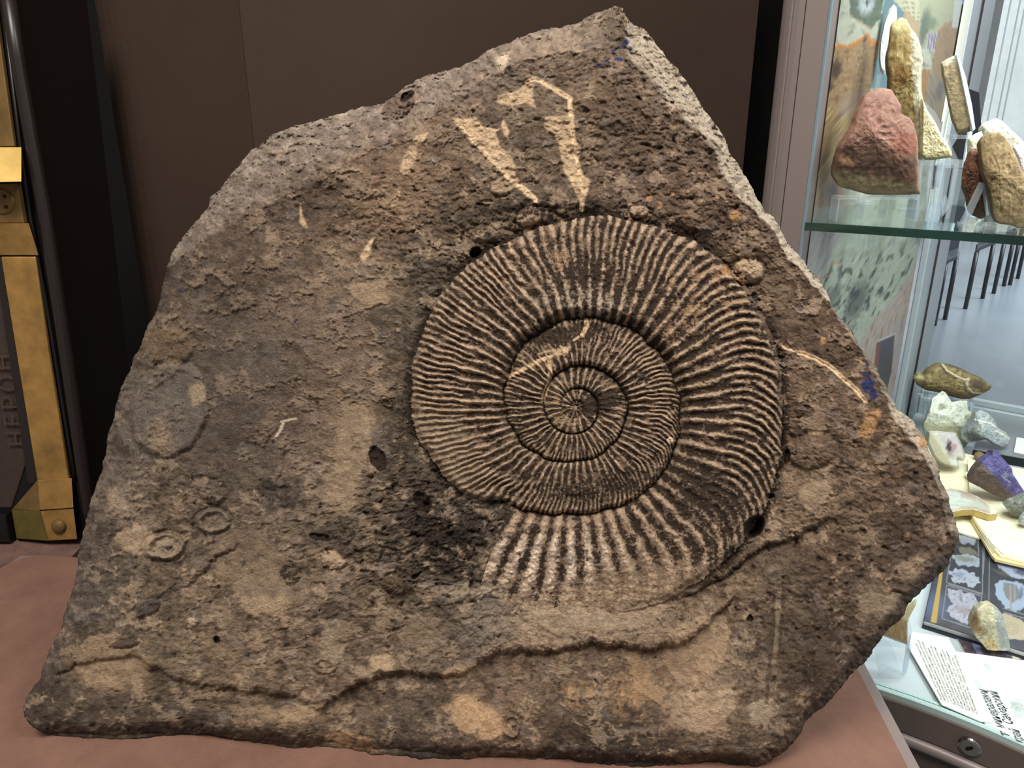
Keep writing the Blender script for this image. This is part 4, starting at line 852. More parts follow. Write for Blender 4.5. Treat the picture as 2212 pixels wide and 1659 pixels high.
M_bead = mat('dark_rubber_bead', (34, 27, 25), rough=.35, spec=.4)
def CP(u, v, off=0.0): return PPL(u, v, CB + CN * off, CN)
lt = boxd('lower_felt_table', (-1.25, .812, .60), (.70, 0, 0), (0, .5, 0), (0, 0, .3262), mat('dusky_felt', (120, 92, 84), rough=1, bump=.9, bscale=500, var=.3, vscale=60))
tag(lt, 'low table with dusky brown felt under the brass bound black case', 'table')
tr = empty('brass_bound_case', (-.72, .95, .93), 'black upright travelling case with brass edge strip, screw plate and corner', 'case')
def cprism(name, px, off, thick, m, parent=tr, bev=.001):
    return prism(name, [CP(u, v, off) for u, v in px], CN * thick, m, parent, bev)
def body(name, px, off, depth, m): return prism(name, [CP(u, v, off) for u, v in px], Vector((0, depth, .001)), m, tr, .003)
body('case_body', [(-260, -60), (22, -60), (92, 450), (186, 1163), (-260, 1163)], -.006, .16, M_case)
body('front_panel', [(-260, -60), (-30, -60), (12, 560), (62, 985), (24, 1098), (-260, 1098)], -.004, .004, M_casep)
cprism('inner_trim', [(-14, 470), (8, 551), (88, 1040), (66, 1040), (2, 610), (-22, 470)], -.005, .006, M_bead)
tube('edge_bead', [CP(10, -60, -.002), CP(38, 130, -.002), CP(59, 250, -.002), CP(98, 470, -.002), CP(133, 700, -.002), CP(163, 905, -.002), CP(191, 1100, -.002), CP(198, 1150, -.002)], .0075, M_bead, tr, 12)
tube('edge_bead', [CP(-2, -60, -.001), CP(42, 300, -.001), CP(66, 470, -.001), CP(108, 700, -.001), CP(150, 960, -.001), CP(166, 1040, -.001)], .0022, M_case, tr, 8)
cprism('brass_strip', [(-40, -60), (-12, -60), (3, 60), (38, 317), (-40, 317)], -.004, .006, M_brass_d)
# hasp block, sloping top tilted and brass lightened for lamp glare
mesh('hasp_block', [CP(-40, 394, -.004), CP(46, 392, -.004), CP(46, 318, -.004), CP(-40, 318, -.004), CP(-40, 394, .050), CP(46, 392, .027), CP(46, 318, .002), CP(-40, 318, .025)], BOXF, M_brass_l, tr)
sp = cprism('screw_plate', [(-40, 398), (47, 396), (62, 481), (-40, 481)], -.004, .009, M_brass_d)
SC = CP(4, 435, .005); scw = disc_stack('screw', SC, CN, [(.0148, -.001), (.0148, .0008), (.0132, .0022), (.0090, .0027)], M_brass_d, tr, 28)
for (uu, vv) in ((10, 424), (13, 447)): disc_stack('screw_hole', CP(uu, vv, .0077), CN, [(.0022, -.0006), (.0022, .0003)], mat('hole_dark', (40, 28, 20), rough=.8) if uu == 10 else bpy.data.materials['hole_dark'], scw, 14)
mesh('brass_shoulder', [CP(-40, 551, -.004), CP(83, 551, -.004), CP(62, 482, -.004), CP(-40, 482, -.004), CP(-40, 551, .003), CP(83, 551, .003), CP(62, 482, .012), CP(-40, 482, .012)], BOXF, M_brass, tr)
cprism('brass_strip', [(8, 553), (83, 553), (110, 750), (154, 1034), (87, 1041)], -.004, .006, M_brass, tr, .0015)
# corner cap
cc = [(81, 1037), (155, 1033), (159, 1097), (86, 1102)]
corner = mesh('corner_cap', [CP(86, 1102, -.004), CP(159, 1097, -.004), CP(155, 1033, -.004), CP(81, 1037, -.004), CP(86, 1102, .010), CP(159, 1097, .010), CP(155, 1033, .005), CP(81, 1037, .005)], BOXF, M_brass, tr); bevel(corner, .0008)
c2 = mesh('cap_foot', [CP(105, 1168, -.004), CP(167, 1165, -.004), CP(159, 1097, -.004), CP(86, 1102, -.004), CP(105, 1168, .010), CP(167, 1165, .010), CP(159, 1098, .008), CP(86, 1103, .008)], BOXF, M_brass, corner); bevel(c2, .0012)
c3 = mesh('cap_cheek', [CP(27, 1100, -.010), CP(86, 1103, -.006), CP(81, 1037, -.008), CP(27, 1100, -.002), CP(86, 1103, .009), CP(81, 1037, .004)], [(2, 1, 0), (3, 4, 5), (0, 1, 4, 3), (1, 2, 5, 4), (2, 0, 3, 5)], M_brass_d, corner)
c4 = mesh('cap_cheek', [CP(36, 1163, -.010), CP(105, 1168, -.006), CP(86, 1103, -.006), CP(25, 1101, -.010), CP(36, 1163, -.001), CP(105, 1168, .0095), CP(86, 1103, .0085), CP(25, 1101, -.001)], BOXF, M_brass_o, corner)
disc_stack('rivet', CP(127, 1137, .010), CN, [(.0092, -.001), (.0090, .0015), (.0076, .0036), (.0050, .0050), (.0018, .0056)], M_brass_d, corner, 24)
cprism('base_bar', [(-260, 1104), (24, 1104), (34, 1163), (-260, 1163)], -.006, .012, M_case, tr)
# worn lettering, turned on its side
xx = (CP(46, 960, 0) - CP(22, 815, 0)).normalized()
text_mesh('worn_lettering', 'НЕРОН', .030, CP(56, 965, .0006), -xx, CN.cross(-xx), mat('faded_letter', (67, 53, 45), rough=.7), tr, 1.25)
# ================================================================== mineral specimens
def spec_mat(name, rough=.6, spec=.35, bump=.6, bscale=350, var=.22, vscale=160):
    return mat(name, rough=rough, spec=spec, bump=bump, bscale=bscale, var=var, vscale=vscale, attr='col')
M_rough = spec_mat('rough_mineral', .75, .25, .9, 320, .28); M_glossy = spec_mat('polished_mineral', .25, .5, .15, 300, .12); M_cryst = spec_mat('crystal_mineral', .35, .5, .5, 200, .15)
def specimen(name, outline, Y, thick, painter, base_z, m=M_rough, seed=1, c=None, facets=0, nz=.5, depth=None, yaw=0.0, tilt=0.0, nt=150, nr=36, p=2.4, label=None, cat='mineral', group=None, k=1.0, kind='dome'):
    pts = np.array(outline, float); c = c or tuple(pts.mean(0))
    th_, ro = polar_outline([tuple(q) for q in outline], c, nt); per = np.arange(nt)
    ro = ro * (1 + .012 * gn(np.cos(th_) * 9 + seed, np.sin(th_) * 9, seed))
    fr_ = np.linspace(0, 1, nr + 1)[:, None]; q = np.broadcast_to(fr_, (nr + 1, nt)).ravel()
    uu = (c[0] + fr_ * ro * np.cos(th_)).ravel(); vv = (c[1] + fr_ * ro * np.sin(th_)).ravel()
    if kind == 'dome': h = (1 - q ** p) ** (1 / p)
    else: h = 1 - sst(.86, 1.0, q) * .9
    sx = max(np.ptp(pts[:, 0]), np.ptp(pts[:, 1])); x_, y_ = (uu - c[0]) / sx, (vv - c[1]) / sx
    if facets:
        rs = np.random.RandomState(seed); hf = .84 + .25 * x_ * (rs.rand() - .5) + .3 * y_ * (rs.rand() - .3)
        for i_ in range(facets):
            a = 2 * np.pi * (i_ + rs.rand() * .8) / facets; sl = .5 + 1.6 * rs.rand(); hf = np.minimum(hf, .75 + .3 * rs.rand() - sl * (x_ * np.cos(a) + y_ * np.sin(a)))
        h = np.minimum(h, np.clip(hf, .02, 1)) * .9 + h * .1
    h = h + nz * (.10 * fbm(x_ * 6 + seed, y_ * 6, seed, 3) + .07 * fbm(x_ * 16, y_ * 16 + seed, seed + 5, 3, .6, True)) * sst(1.0, .75, q)
    B = PY(c[0], c[1], Y)
    nrm = Vector((math.sin(R(yaw)) * math.cos(R(tilt)) + 0, -math.cos(R(yaw)) * math.cos(R(tilt)), math.sin(R(tilt))))
    D_ = rays(uu, vv); t0 = ((np.array(B) - CAM) @ np.array(nrm)) / (D_ @ np.array(nrm))
    P = CAM + D_ * (t0 - h * thick / np.linalg.norm(D_, axis=1) * 1.0)[:, None]
    depth = depth or thick
    ring = P.reshape(nr + 1, nt, 3)[-1]; cen = ring.mean(0); back = []; nb = 12
    for j in range(1, nb + 1):
        f = j / nb; sh = math.sqrt(max(0, 1 - f ** 2.2)) if j < nb else .05
        pb = cen + (ring - cen) * (.985 * sh + .0) + (ring[0] * 0 - np.array(nrm)) * depth * f * .9
        back.append(pb)
    VV = np.concatenate([P] + back); VV[:, 2] = np.maximum(VV[:, 2], base_z)
    rows = nr + 1 + nb; i_ = np.arange(rows - 1)[:, None]; j_ = np.arange(nt)[None]; jn_ = (j_ + 1) % nt
    Qd = np.stack([i_ * nt + j_, i_ * nt + jn_, (i_ + 1) * nt + jn_, (i_ + 1) * nt + j_], -1).reshape(-1, 4)
    pn = Paint(uu, vv, (150, 140, 120)); painter(pn); colr = np.concatenate([pn.c, np.tile(pn.c[-nt:], (nb, 1))]) * k
    org = np.array([cen[0], cen[1], VV[:, 2].min()]); me = np_mesh(name, VV - org, Qd, True); set_col(me, colr)
    o = link(name, me, m); o.location = org
    if label: tag(o, label, cat, group)
    return o
def onshelf(u_, v_, t_):
    """forward distance of the point on the pixel's column at depth t_ inside the case"""
    k_ = rays(u_, v_); x_y = k_[0] / k_[1]; s_ = (x_y * (O.y + Nn.y * t_) - O.x - Nn.x * t_) / (E.x - x_y * E.y)
    return W(s_, t_, 0).y
acr = glassy('clear_acrylic', (.94, .96, .97), (1, 1, 1), 1.45, body=.10, bodycol=(.85, .9, .95)); acr2 = glassy('acrylic_edge', (.8, .86, .9), (1, 1, 1), 1.5, body=.20, bodycol=(.85, .9, .95))
def vplate(name, px, Y, th_, m, parent, yaw=0.0):
    """upright sheet of acrylic: pixel polygon on a vertical plane, with real thickness"""
    nn = Vector((math.sin(R(yaw)), -math.cos(R(yaw)), 0)); B = PY(*px[0], Y)
    return prism(name, [PPL(a, b, B, nn) for a, b in px], -nn * th_, m, parent)

# ---- upper shelf
Yr = .803; ZR = PY(1900, 421, Yr).z
def pt_red(p):
    p.over(1 + 0 * p.x, (136, 106, 90)); p.over(sst(330, 300, p.y + .1 * (p.x - 1890)), (158, 118, 102)); p.mott(22, 16, 201, (178, 146, 130), .5, mask=sst(340, 300, p.y)); p.mott(14, 10, 203, (130, 92, 76), .6)
    p.over(sst(1905, 1950, p.x) * sst(275, 300, p.y) * sst(345, 330, p.y), (150, 90, 74), .7); p.over(sst(325, 345, p.y + .12 * (1950 - p.x) + 8 * gn(p.x / 14, p.y / 14, 3)), (104, 78, 64), .9)
    p.over(sst(372, 398, p.y - .18 * (p.x - 1890) + 10 * gn(p.x / 18, p.y / 18, 4)), (152, 138, 104), .9); p.mott(10, 8, 204, (108, 92, 60), .6, mask=sst(375, 395, p.y)); p.blob(1825, 345, 20, 8, 30, (176, 136, 100), .7); p.over(sst(1978, 1984, p.x), (176, 146, 116), .6)
specimen('red_sandstone', [(1796,375),(1801,349),(1810,320),(1818,306),(1843,266),(1845,255),(1856,228),(1867,205),(1881,196),(1897,190),(1912,190),(1925,193),(1931,202),(1948,229),(1944,246),(1964,253),(1973,266),(1982,299),(1984,338),(1988,419),(1939,423),(1903,422),(1881,421),(1841,411),(1812,402),(1800,387)], Yr, .034, pt_red, ZR, seed=21, facets=7, nz=1.0, label='reddish brown rock with a greenish tan base, on a clear riser behind the glass')
ri = empty('acrylic_riser', PY(1900, 478, Yr), 'wide clear acrylic riser carrying the reddish brown rock', 'stand'); ri.location.z = SZ
a_l, a_r = PY(1812, 424, Yr - .012), PY(1986, 424, Yr - .012); ez = (a_r - a_l); ez.z = 0; zt_ = ZR - .0004
bk_ = Vector((ez.normalized().y * -1, ez.normalized().x, 0)) * .018
for a, b in ((0, .02), (.34, .36), (.62, .64), (.98, 1.0)):
    q0 = Vector((a_l.x, a_l.y, SZ + .0003)) + ez * a; boxd('side_plate', q0, ez * (b - a), bk_, (0, 0, zt_ - SZ - .0034), acr2 if a in (0, .98) else acr, ri)
boxd('top_plate', Vector((a_l.x, a_l.y, zt_ - .003)), ez, bk_, (0, 0, .003), acr, ri)
Yy = onshelf(1960, 330, .17)
def pt_yel(p):
    p.over(1 + 0 * p.x, (146, 126, 78)); p.mott(18, 26, 211, (206, 190, 140), .8); p.mott(10, 12, 212, (92, 76, 40), .7); p.blob(1946, 165, 18, 24, 10, (116, 84, 42), .8); p.over(sst(1966, 1974, p.x - .06 * (p.y - 120) + 6 * gn(p.x / 9, p.y / 12, 2)), (196, 192, 168), .9)
    p.mott(7, 9, 213, (84, 78, 62), .8, mask=sst(1964, 1974, p.x - .06 * (p.y - 120))); p.over(sst(80, 40, p.y), (222, 210, 160), .7); p.over(sst(1928, 1918, p.x - 4 * gn(p.x / 20, p.y / 20, 1)), (84, 70, 44), .8)
specimen('yellow_crystal_column', [(1926,52),(1942,39),(1948,37),(1958,42),(1967,60),(1981,75),(1989,100),(1994,133),(1991,157),(1991,196),(1997,235),(1998,290),(1996,345),(1950,345),(1935,290),(1922,240),(1919,188),(1920,165),(1915,141),(1915,119),(1922,88)], Yy, .028, pt_yel, SZ + .006, seed=23, depth=.02, facets=6, nz=1.2, c=(1957,180), label='tall yellow brown crystalline column standing behind the reddish brown rock')
st1 = empty('acrylic_block', PY(1972, 352, Yy), 'small clear block under the tall yellow column', 'stand'); st1.location.z = SZ
zb_ = PY(1970, 345, Yy).z
for o_ in bpy.data.objects:
    if o_.name == 'yellow_crystal_column': zmin = min((o_.matrix_basis @ v_.co).z for v_ in o_.data.vertices)
q0 = PY(1955, 400, Yy); boxd('block', Vector((q0.x, q0.y, SZ + .0003)), Vector((.022, -.004, 0)), Vector((.004, .022, 0)), (0, 0, zmin - SZ - .0006), acr, st1)
Yc = onshelf(2020, 345, .16)
Yw = .933
specimen('white_polished_slab', [(1931,9),(1937,16),(1938,39),(1930,78),(1921,125),(1915,157),(1909,165),(1902,155),(1899,133),(1901,94),(1910,47),(1920,20)], Yw, .008, lambda p: (p.over(1 + 0 * p.x, (214, 222, 226)), p.mott(10, 14, 291, (176, 186, 214), .7), p.over(sst(70, 30, p.y), (226, 232, 228), .6)), SZ, m=M_glossy, seed=61, nz=.2, kind='flat', c=(1917,90), label='white polished oval slab upright behind the tall yellow brown column')
ws_ = empty('acrylic_prong', PY(1910, 330, Yw), 'slim clear prong stand below the white polished oval slab', 'stand'); ws_.location.z = SZ
zw = PY(1910, 160, Yw).z; qw = PY(1904, 160, Yw)
boxd('stem', Vector((qw.x, qw.y + .012, SZ + .0003)), Vector((.007, 0, 0)), Vector((0, .004, 0)), (0, 0, zw - SZ), acr, ws_)
boxd('foot', Vector((qw.x - .008, qw.y + .004, SZ + .0002)), Vector((.024, 0, 0)), Vector((0, .024, 0)), (0, 0, .003), acr, ws_)
def pt_cream(p):
    p.over(1 + 0 * p.x, (226, 218, 176)); p.mott(10, 9, 221, (248, 246, 226), .9); p.mott(7, 6, 222, (164, 150, 100), .6); p.over(sst(318, 338, p.y), (150, 138, 84), .7)
specimen('cream_crust_slab', [(1992,212),(2003,238),(2020,263),(2035,295),(2047,310),(2056,328),(2058,340),(2040,342),(2018,345),(1999,345),(1990,338)], Yc, .016, pt_cream, SZ, seed=25, nz=1.3, c=(2013,310), kind='flat', label='pale yellow crusted slab leaning against a clear sheet beside the yellow column')
sh = empty('acrylic_easel', PY(2035, 470, Yc - .03), 'tall clear acrylic easel under the pale yellow crusted slab', 'stand'); sh.location.z = SZ
vplate('back_sheet', [(2004, 226), (2020, 240), (2045, 290), (2074, 352), (2066, 356), (1992, 352)], Yc + .018, .003, acr, sh)
for px in ([(1988, 350), (1994, 350), (1984, 478), (1976, 476)], [(2008, 352), (2018, 352), (2008, 478), (1998, 478)], [(2026, 352), (2044, 352), (2030, 480), (2014, 479)], [(2062, 356), (2072, 356), (2052, 470), (2044, 474)]): vplate('leg', px, Yc - .012, .003, acr2, sh)
vplate('ledge', [(1990, 346), (2060, 346), (2058, 358), (1990, 358)], Yc - .014, .014, acr, sh)
for px in ([(2003, 468), (2012, 438), (2028, 452), (2014, 482)], [(2034, 440), (2044, 420), (2052, 446), (2036, 468)]): vplate('clip', px, Yc - .05, .003, acr2, sh)
Ys = onshelf(2070, 290, .40)
def pt_slice(p):
    p.over(1 + 0 * p.x, (134, 118, 88)); p.mott(12, 12, 231, (176, 160, 128), .7); p.mott(8, 7, 232, (92, 80, 60), .7); p.over(sst(150, 122, p.y), (190, 184, 162), .7); p.over(sst(200, 235, p.y), (112, 98, 70), .6)
sl = specimen('grey_brown_slice', [(2033,135),(2044,128),(2058,121),(2066,119),(2070,128),(2077,157),(2080,183),(2088,219),(2098,260),(2103,281),(2077,291),(2068,291),(2066,282),(2058,266),(2053,241),(2044,196),(2035,157)], Ys, .012, pt_slice, SZ, seed=27, nz=1.1, kind='flat', label='upright grey brown slice with one pale polished face, behind the crusted slab')
vplate('polished_face', [(2066, 119), (2074, 128), (2087, 168), (2100, 228), (2107, 278), (2102, 283), (2094, 246), (2081, 184), (2072, 142)], Ys - .0135, .006, mat('pale_polished', (196, 198, 212), rough=.2), sl)
se = empty('acrylic_prong', PY(2080, 330, Ys), 'slim clear acrylic prong stand holding the grey brown slice', 'stand'); se.location.z = SZ
for px in ([(2046, 262), (2051, 240), (2042, 300), (2036, 345), (2030, 345)], [(2093, 286), (2101, 284), (2092, 330), (2086, 362), (2081, 362)]): vplate('leg', px, Ys - .02, .004, mat('acrylic_bright_edge', (206, 232, 238), rough=.15, spec=.6) if 'acrylic_bright_edge' not in bpy.data.materials else bpy.data.materials['acrylic_bright_edge'], se)
vplate('rest', [(2058, 292), (2100, 292), (2092, 300), (2060, 300)], Ys - .02, .03, acr, se); vplate('foot', [(2028, 340), (2088, 346), (2088, 363), (2026, 363)], Ys - .02, .003, acr, se)
Yb = onshelf(2100, 290, .52)
bb = vplate('black_card_holder', [(2094, 192), (2115, 200), (2119, 262), (2122, 330), (2100, 364), (2070, 364), (2072, 320), (2097, 280)], Yb, .02, mat('black_mineral_case', (24, 24, 32), rough=.35), None); tag(bb, 'black upright holder standing behind the grey brown slice', 'holder')
def pt_white(p):
    p.over(1 + 0 * p.x, (226, 220, 200)); p.mott(14, 10, 241, (250, 246, 232), .8); p.mott(8, 7, 242, (150, 142, 120), .6); p.over(sst(285, 305, p.y), (170, 162, 140), .5)
specimen('cream_limestone', [(2121,272),(2131,262),(2152,255),(2165,261),(2183,279),(2203,297),(2216,312),(2228,345),(2224,420),(2150,420),(2128,360),(2123,290)], onshelf(2170, 330, .30), .03, pt_white, SZ, seed=29, facets=6, nz=1.0, label='pale cream lump behind the big tan rock, its top the highest on that side')
specimen('cream_chip', [(2093,299),(2104,290),(2120,283),(2126,300),(2126,420),(2096,420),(2092,322)], onshelf(2110, 320, .26), .012, pt_white, SZ, seed=31, nz=.8, c=(2110,330), label='smooth cream piece standing behind the dark reddish brown rough rock')
def pt_brown(p):
    p.over(1 + 0 * p.x, (112, 74, 54)); p.mott(9, 7, 251, (176, 132, 104), .8); p.mott(6, 5, 252, (62, 40, 30), .9); p.over(sst(430, 455, p.y), (86, 54, 40), .6)
Yg = onshelf(2105, 472, .085)
specimen('dark_red_conglomerate', [(2093,337),(2096,326),(2105,320),(2114,322),(2118,335),(2125,366),(2130,420),(2131,470),(2116,473),(2096,463),(2093,438),(2082,409),(2084,375),(2089,346)], Yg, .016, pt_brown, SZ + .002, seed=33, nz=2.2, label='dark reddish brown rough narrow rock on the clear A shaped easel')
def pt_tan(p):
    p.over(1 + 0 * p.x, (160, 138, 100)); p.mott(24, 18, 261, (196, 176, 138), .8); p.mott(12, 10, 262, (126, 104, 70), .7); p.over(sst(2150, 2128, p.x - .18 * (p.y - 380)), (122, 106, 72), .85); p.over(sst(430, 460, p.y + .2 * (p.x - 2170)), (128, 108, 76), .5); p.blob(2145, 386, 6, 6, 0, (60, 44, 34), .9); p.line([(2140, 320), (2158, 360), (2160, 430), (2168, 470)], 1.3, (96, 82, 56), .8)
specimen('tan_rock', [(2116,306),(2123,293),(2142,286),(2158,286),(2172,297),(2185,317),(2199,346),(2210,375),(2230,410),(2236,470),(2214,492),(2201,496),(2190,487),(2154,483),(2145,470),(2136,411),(2123,375),(2118,320)], onshelf(2170, 488, .075), .022, pt_tan, SZ, seed=35, facets=6, nz=1.0, label='large tan angular rock standing on the glass shelf beside the A shaped easel')
specimen('pink_white_crystal', [(2190,318),(2205,311),(2222,312),(2240,322),(2240,380),(2232,420),(2210,420),(2200,350)], onshelf(2215, 360, .16), .014, lambda p: (p.over(1 + 0 * p.x, (236, 224, 224)), p.mott(9, 9, 271, (206, 190, 196), .7)), SZ, seed=37, facets=5, nz=1.0, m=M_cryst, label='pinkish white crystal showing behind the right edge of the big tan rock')
ea = empty('acrylic_easel', PY(2120, 488, Yg - .02), 'clear A shaped acrylic easel in front of the dark reddish brown rock', 'stand'); ea.location.z = SZ
for px in ([(2120, 394), (2130, 396), (2090, 486), (2076, 484)], [(2124, 396), (2136, 394), (2152, 486), (2138, 486)]): vplate('leg', px, Yg - .022, .004, acr2, ea)
f0, f1 = PY(2078, 486, Yg - .024), PY(2190, 492, Yg - .034); ff = (f1 - f0); ff.z = 0
boxd('foot', Vector((f0.x, f0.y, SZ + .0002)), ff, Vector((.012, .03, 0)), (0, 0, .0022), acr, ea)

# ---- lower deck: rear step, papers and books
M_step = mat('black_step', (26, 26, 28), rough=.5); M_stept = mat('grey_step_top', (128, 130, 136), rough=.5)
g0, g1 = PZ(2098, 989, DZ), PZ(2240, 1015, DZ); zs = PY(2212, 989, PZ(2212, 1009, DZ).y).z
stp = empty('rear_step', (g0 + g1) / 2, 'low black step with grey top along the back of the vitrine floor', 'step')
gb = Nn * .172
box8('step_body', [g0 + Vector((0, 0, .0003)), g1 + Vector((0, 0, .0003)), g1 + gb + Vector((0, 0, .0003)), g0 + gb + Vector((0, 0, .0003))], [Vector((p.x, p.y, zs - .002)) for p in (g0, g1, g1 + gb, g0 + gb)], M_step, stp)
box8('step_top', [Vector((p.x, p.y, zs - .002)) for p in (g0, g1, g1 + gb, g0 + gb)], [Vector((p.x, p.y, zs)) for p in (g0, g1, g1 + gb, g0 + gb)], M_stept, stp)
def sheet(name, px, z0, th_, m, parent=None, label=None, cat=None):
    o = prism(name, [PZ(a, b, z0 + th_) - Vector((0, 0, th_)) for a, b in px], (0, 0, th_), m, parent, .0008 if th_ > .002 else 0)
    if label: tag(o, label, cat)
    return o
M_cream = mat('yellowed_paper', (244, 235, 204), rough=.8, var=.06, vscale=20); M_white = mat('white_paper', (238, 240, 236), rough=.7); M_cream2 = mat('yellowed_paper_deep', (226, 204, 150), rough=.8, var=.1, vscale=20)
# picture book, open flat
def paint_book(x, y, a, b):
    p = Paint(x, y, (76, 78, 88)); p.mott(40, 26, 301, (96, 98, 110), .6); p.over(sst(2032, 2012, x + .10 * (y - 1300)), (60, 74, 112), .7); p.blob(2020, 1310, 30, 26, 0, (120, 140, 186), .55, .8)
    p.poly([(2030, 1236), (2037, 1232), (2023, 1346), (2010, 1344)], (226, 190, 96), 1, .8)
    fr_c = (176, 178, 186)
    for q_ in ([(2054, 1200), (2044, 1258), (2122, 1282), (2124, 1150)], [(2045, 1264), (2035, 1336), (2096, 1356), (2112, 1340), (2121, 1288), (2045, 1264)], [(2138, 1160), (2136, 1300)], [(2128, 1160), (2124, 1240)], [(2112, 1150), (2114, 1205)], [(2168, 1314), (2240, 1336)], [(2168, 1322), (2240, 1344)], [(2050, 1262), (2122, 1284)]): p.line(q_, .9, fr_c, .9)
    W_ = (214, 222, 238)
    p.poly([(2070, 1155), (2112, 1160), (2104, 1176), (2072, 1172)], (190, 196, 214), .9, warp=4); p.poly([(2066, 1180), (2104, 1186), (2116, 1200), (2080, 1196)], (156, 150, 130), .9, warp=4)
    p.poly([(2055, 1200), (2090, 1196), (2118, 1208), (2116, 1224), (2070, 1222)], (200, 214, 226), .95, warp=4); p.blob(2086, 1208, 22, 6, 10, (150, 144, 122), .7)
    p.poly([(2049, 1234), (2078, 1226), (2112, 1246), (2118, 1258), (2100, 1270), (2086, 1258), (2062, 1260)], W_, .95, warp=5); p.mott(9, 6, 302, (96, 102, 116), .7, mask=in_poly(x, y, [(2049, 1234), (2078, 1226), (2112, 1246), (2118, 1258), (2100, 1270), (2086, 1258), (2062, 1260)])); p.blob(2072, 1242, 10, 6, 0, (130, 130, 190), .5)
    P2 = [(2048, 1272), (2066, 1274), (2104, 1285), (2116, 1304), (2108, 1318), (2098, 1342), (2088, 1350), (2052, 1330), (2046, 1316), (2058, 1302), (2045, 1286)]
    p.poly(P2, (206, 206, 222), .98, warp=4); mk = in_poly(x, y, P2); p.mott(10, 8, 303, (120, 128, 156), .8, mask=mk); p.mott(8, 7, 304, (240, 244, 250), .8, mask=mk); p.blob(2082, 1318, 18, 8, 20, (176, 150, 152), .6)
    P3 = [(2150, 1262), (2160, 1252), (2200, 1258), (2230, 1268), (2230, 1300), (2196, 1322), (2172, 1312), (2152, 1288)]
    p.poly(P3, (196, 214, 240), 1, warp=3); p.poly([(2166, 1258), (2196, 1262), (2204, 1290), (2186, 1304), (2170, 1284)], (150, 148, 146), .9, warp=3); p.line([(2182, 1266), (2184, 1316)], 2.2, (206, 176, 160), .9); p.line([(2192, 1264), (2192, 1300)], 1.6, (176, 186, 200), .9); p.blob(2206, 1282, 4, 14, 10, (110, 120, 150), .8)
    p.poly([(2140, 1206), (2230, 1216), (2230, 1252), (2186, 1248), (2160, 1226)], (200, 212, 240), .98, warp=4); p.blob(2204, 1236, 14, 6, 10, (80, 88, 110), .8); p.blob(2200, 1222, 12, 4, 0, (110, 104, 140), .6)
    P4 = [(2160, 1330), (2172, 1324), (2206, 1340), (2240, 1364), (2240, 1384), (2196, 1382), (2166, 1376)]
    p.poly(P4, (226, 208, 178), 1, warp=2)
    for rr_ in (6, 11, 16): p.over(np.exp(-((np.hypot((x - 2184), (y - 1358) * 1.2) - rr_) / .9) ** 2), (176, 154, 128), .6)
    return p.c
zbk = .841
bq = [PZ(1996, 1340, zbk), PZ(2250, 1420, zbk), PZ(2228, 1150, zbk), PZ(2040, 1140, zbk)]
bk = empty('picture_book', (bq[0] + bq[2]) / 2, 'large book of agate photographs on dark pages with a yellow stripe, lying flat', 'book'); bk.location.z = DZ
cbk = (bq[0] + bq[1] + bq[2] + bq[3]) / 4
box8('pages', [Vector((p.x, p.y, DZ + .0035)) for p in bq], [p - Vector((0, 0, .0007)) for p in bq], mat('page_block', (176, 178, 176), rough=.8), bk, .002)
ring_ = [cbk + (p - cbk) * 1.012 for p in bq]
box8('cover', [Vector((p.x, p.y, DZ + .0004)) for p in ring_], [Vector((p.x, p.y, DZ + .0032)) for p in ring_], mat('book_cover', (46, 48, 60), rough=.4), bk)
print_sheet('printed_page', bq[0], bq[1], bq[2], bq[3], 190, 170, paint_book, mat('glossy_print', rough=.16, spec=.55, attr='col'), bk, .5)
# second picture sheet under the book
def paint_leaf(x, y, a, b):
    p = Paint(x, y, (70, 60, 70)); p.mott(14, 12, 311, (140, 110, 96), .7); p.poly([(2090, 1372), (2110, 1378), (2126, 1420), (2112, 1416)], (138, 134, 176), .9, warp=2); p.over(sst(2150, 2170, x), (60, 60, 74), .6); p.poly([(2180, 1400), (2196, 1404), (2204, 1424), (2188, 1424)], (190, 178, 150), .9); return p.c
lq = [PZ(2096, 1428, DZ + .002), PZ(2250, 1450, DZ + .002), PZ(2240, 1392, DZ + .002), PZ(2058, 1362, DZ + .002)]
lf_ = box8('picture_leaf', [Vector((p.x, p.y, DZ + .0003)) for p in lq], [p - Vector((0, 0, .0004)) for p in lq], M_white, None); tag(lf_, 'brown and violet picture leaf peeping out under the picture book', 'leaflet')
print_sheet('printed_page', lq[0], lq[1], lq[2], lq[3], 80, 40, paint_leaf, M_print, lf_)
# yellowed papers
sa = sheet('old_paper_stack', [(1985, 955), (2108, 985), (2130, 1120), (2117, 1162), (2070, 1147), (1985, 1118)], zbk + .0005, .004, M_cream, None, 'old cream paper half hidden behind the fossil slab, under the flat agate slice', 'paper')
sb = empty('yellowed_booklet', PZ(2170, 1110, DZ), 'thick yellowed booklet with crumpled corner lying over the picture book', 'booklet'); sb.location.z = zbk
zb0 = zbk + .005
for i_, (px, th_, mm) in enumerate([([(2092, 1000), (2250, 1028), (2250, 1230), (2150, 1207), (2142, 1198), (2098, 1122)], .005, M_cream2), ([(2091, 996), (2250, 1024), (2250, 1222), (2160, 1198), (2148, 1186), (2100, 1116)], .0042, M_cream), ([(2090, 992), (2250, 1020), (2250, 1212), (2166, 1196), (2130, 1160), (2098, 1110)], .002, M_cream)]):
    sheet('page_bundle', px, zb0, th_, mm, sb); zb0 += th_ + .0002
fold = [PZ(2098, 1110, zb0), PZ(2104, 1112, zb0 + .002), PZ(2150, 1184, zb0 + .001), PZ(2146, 1200, zb0 - .007)]
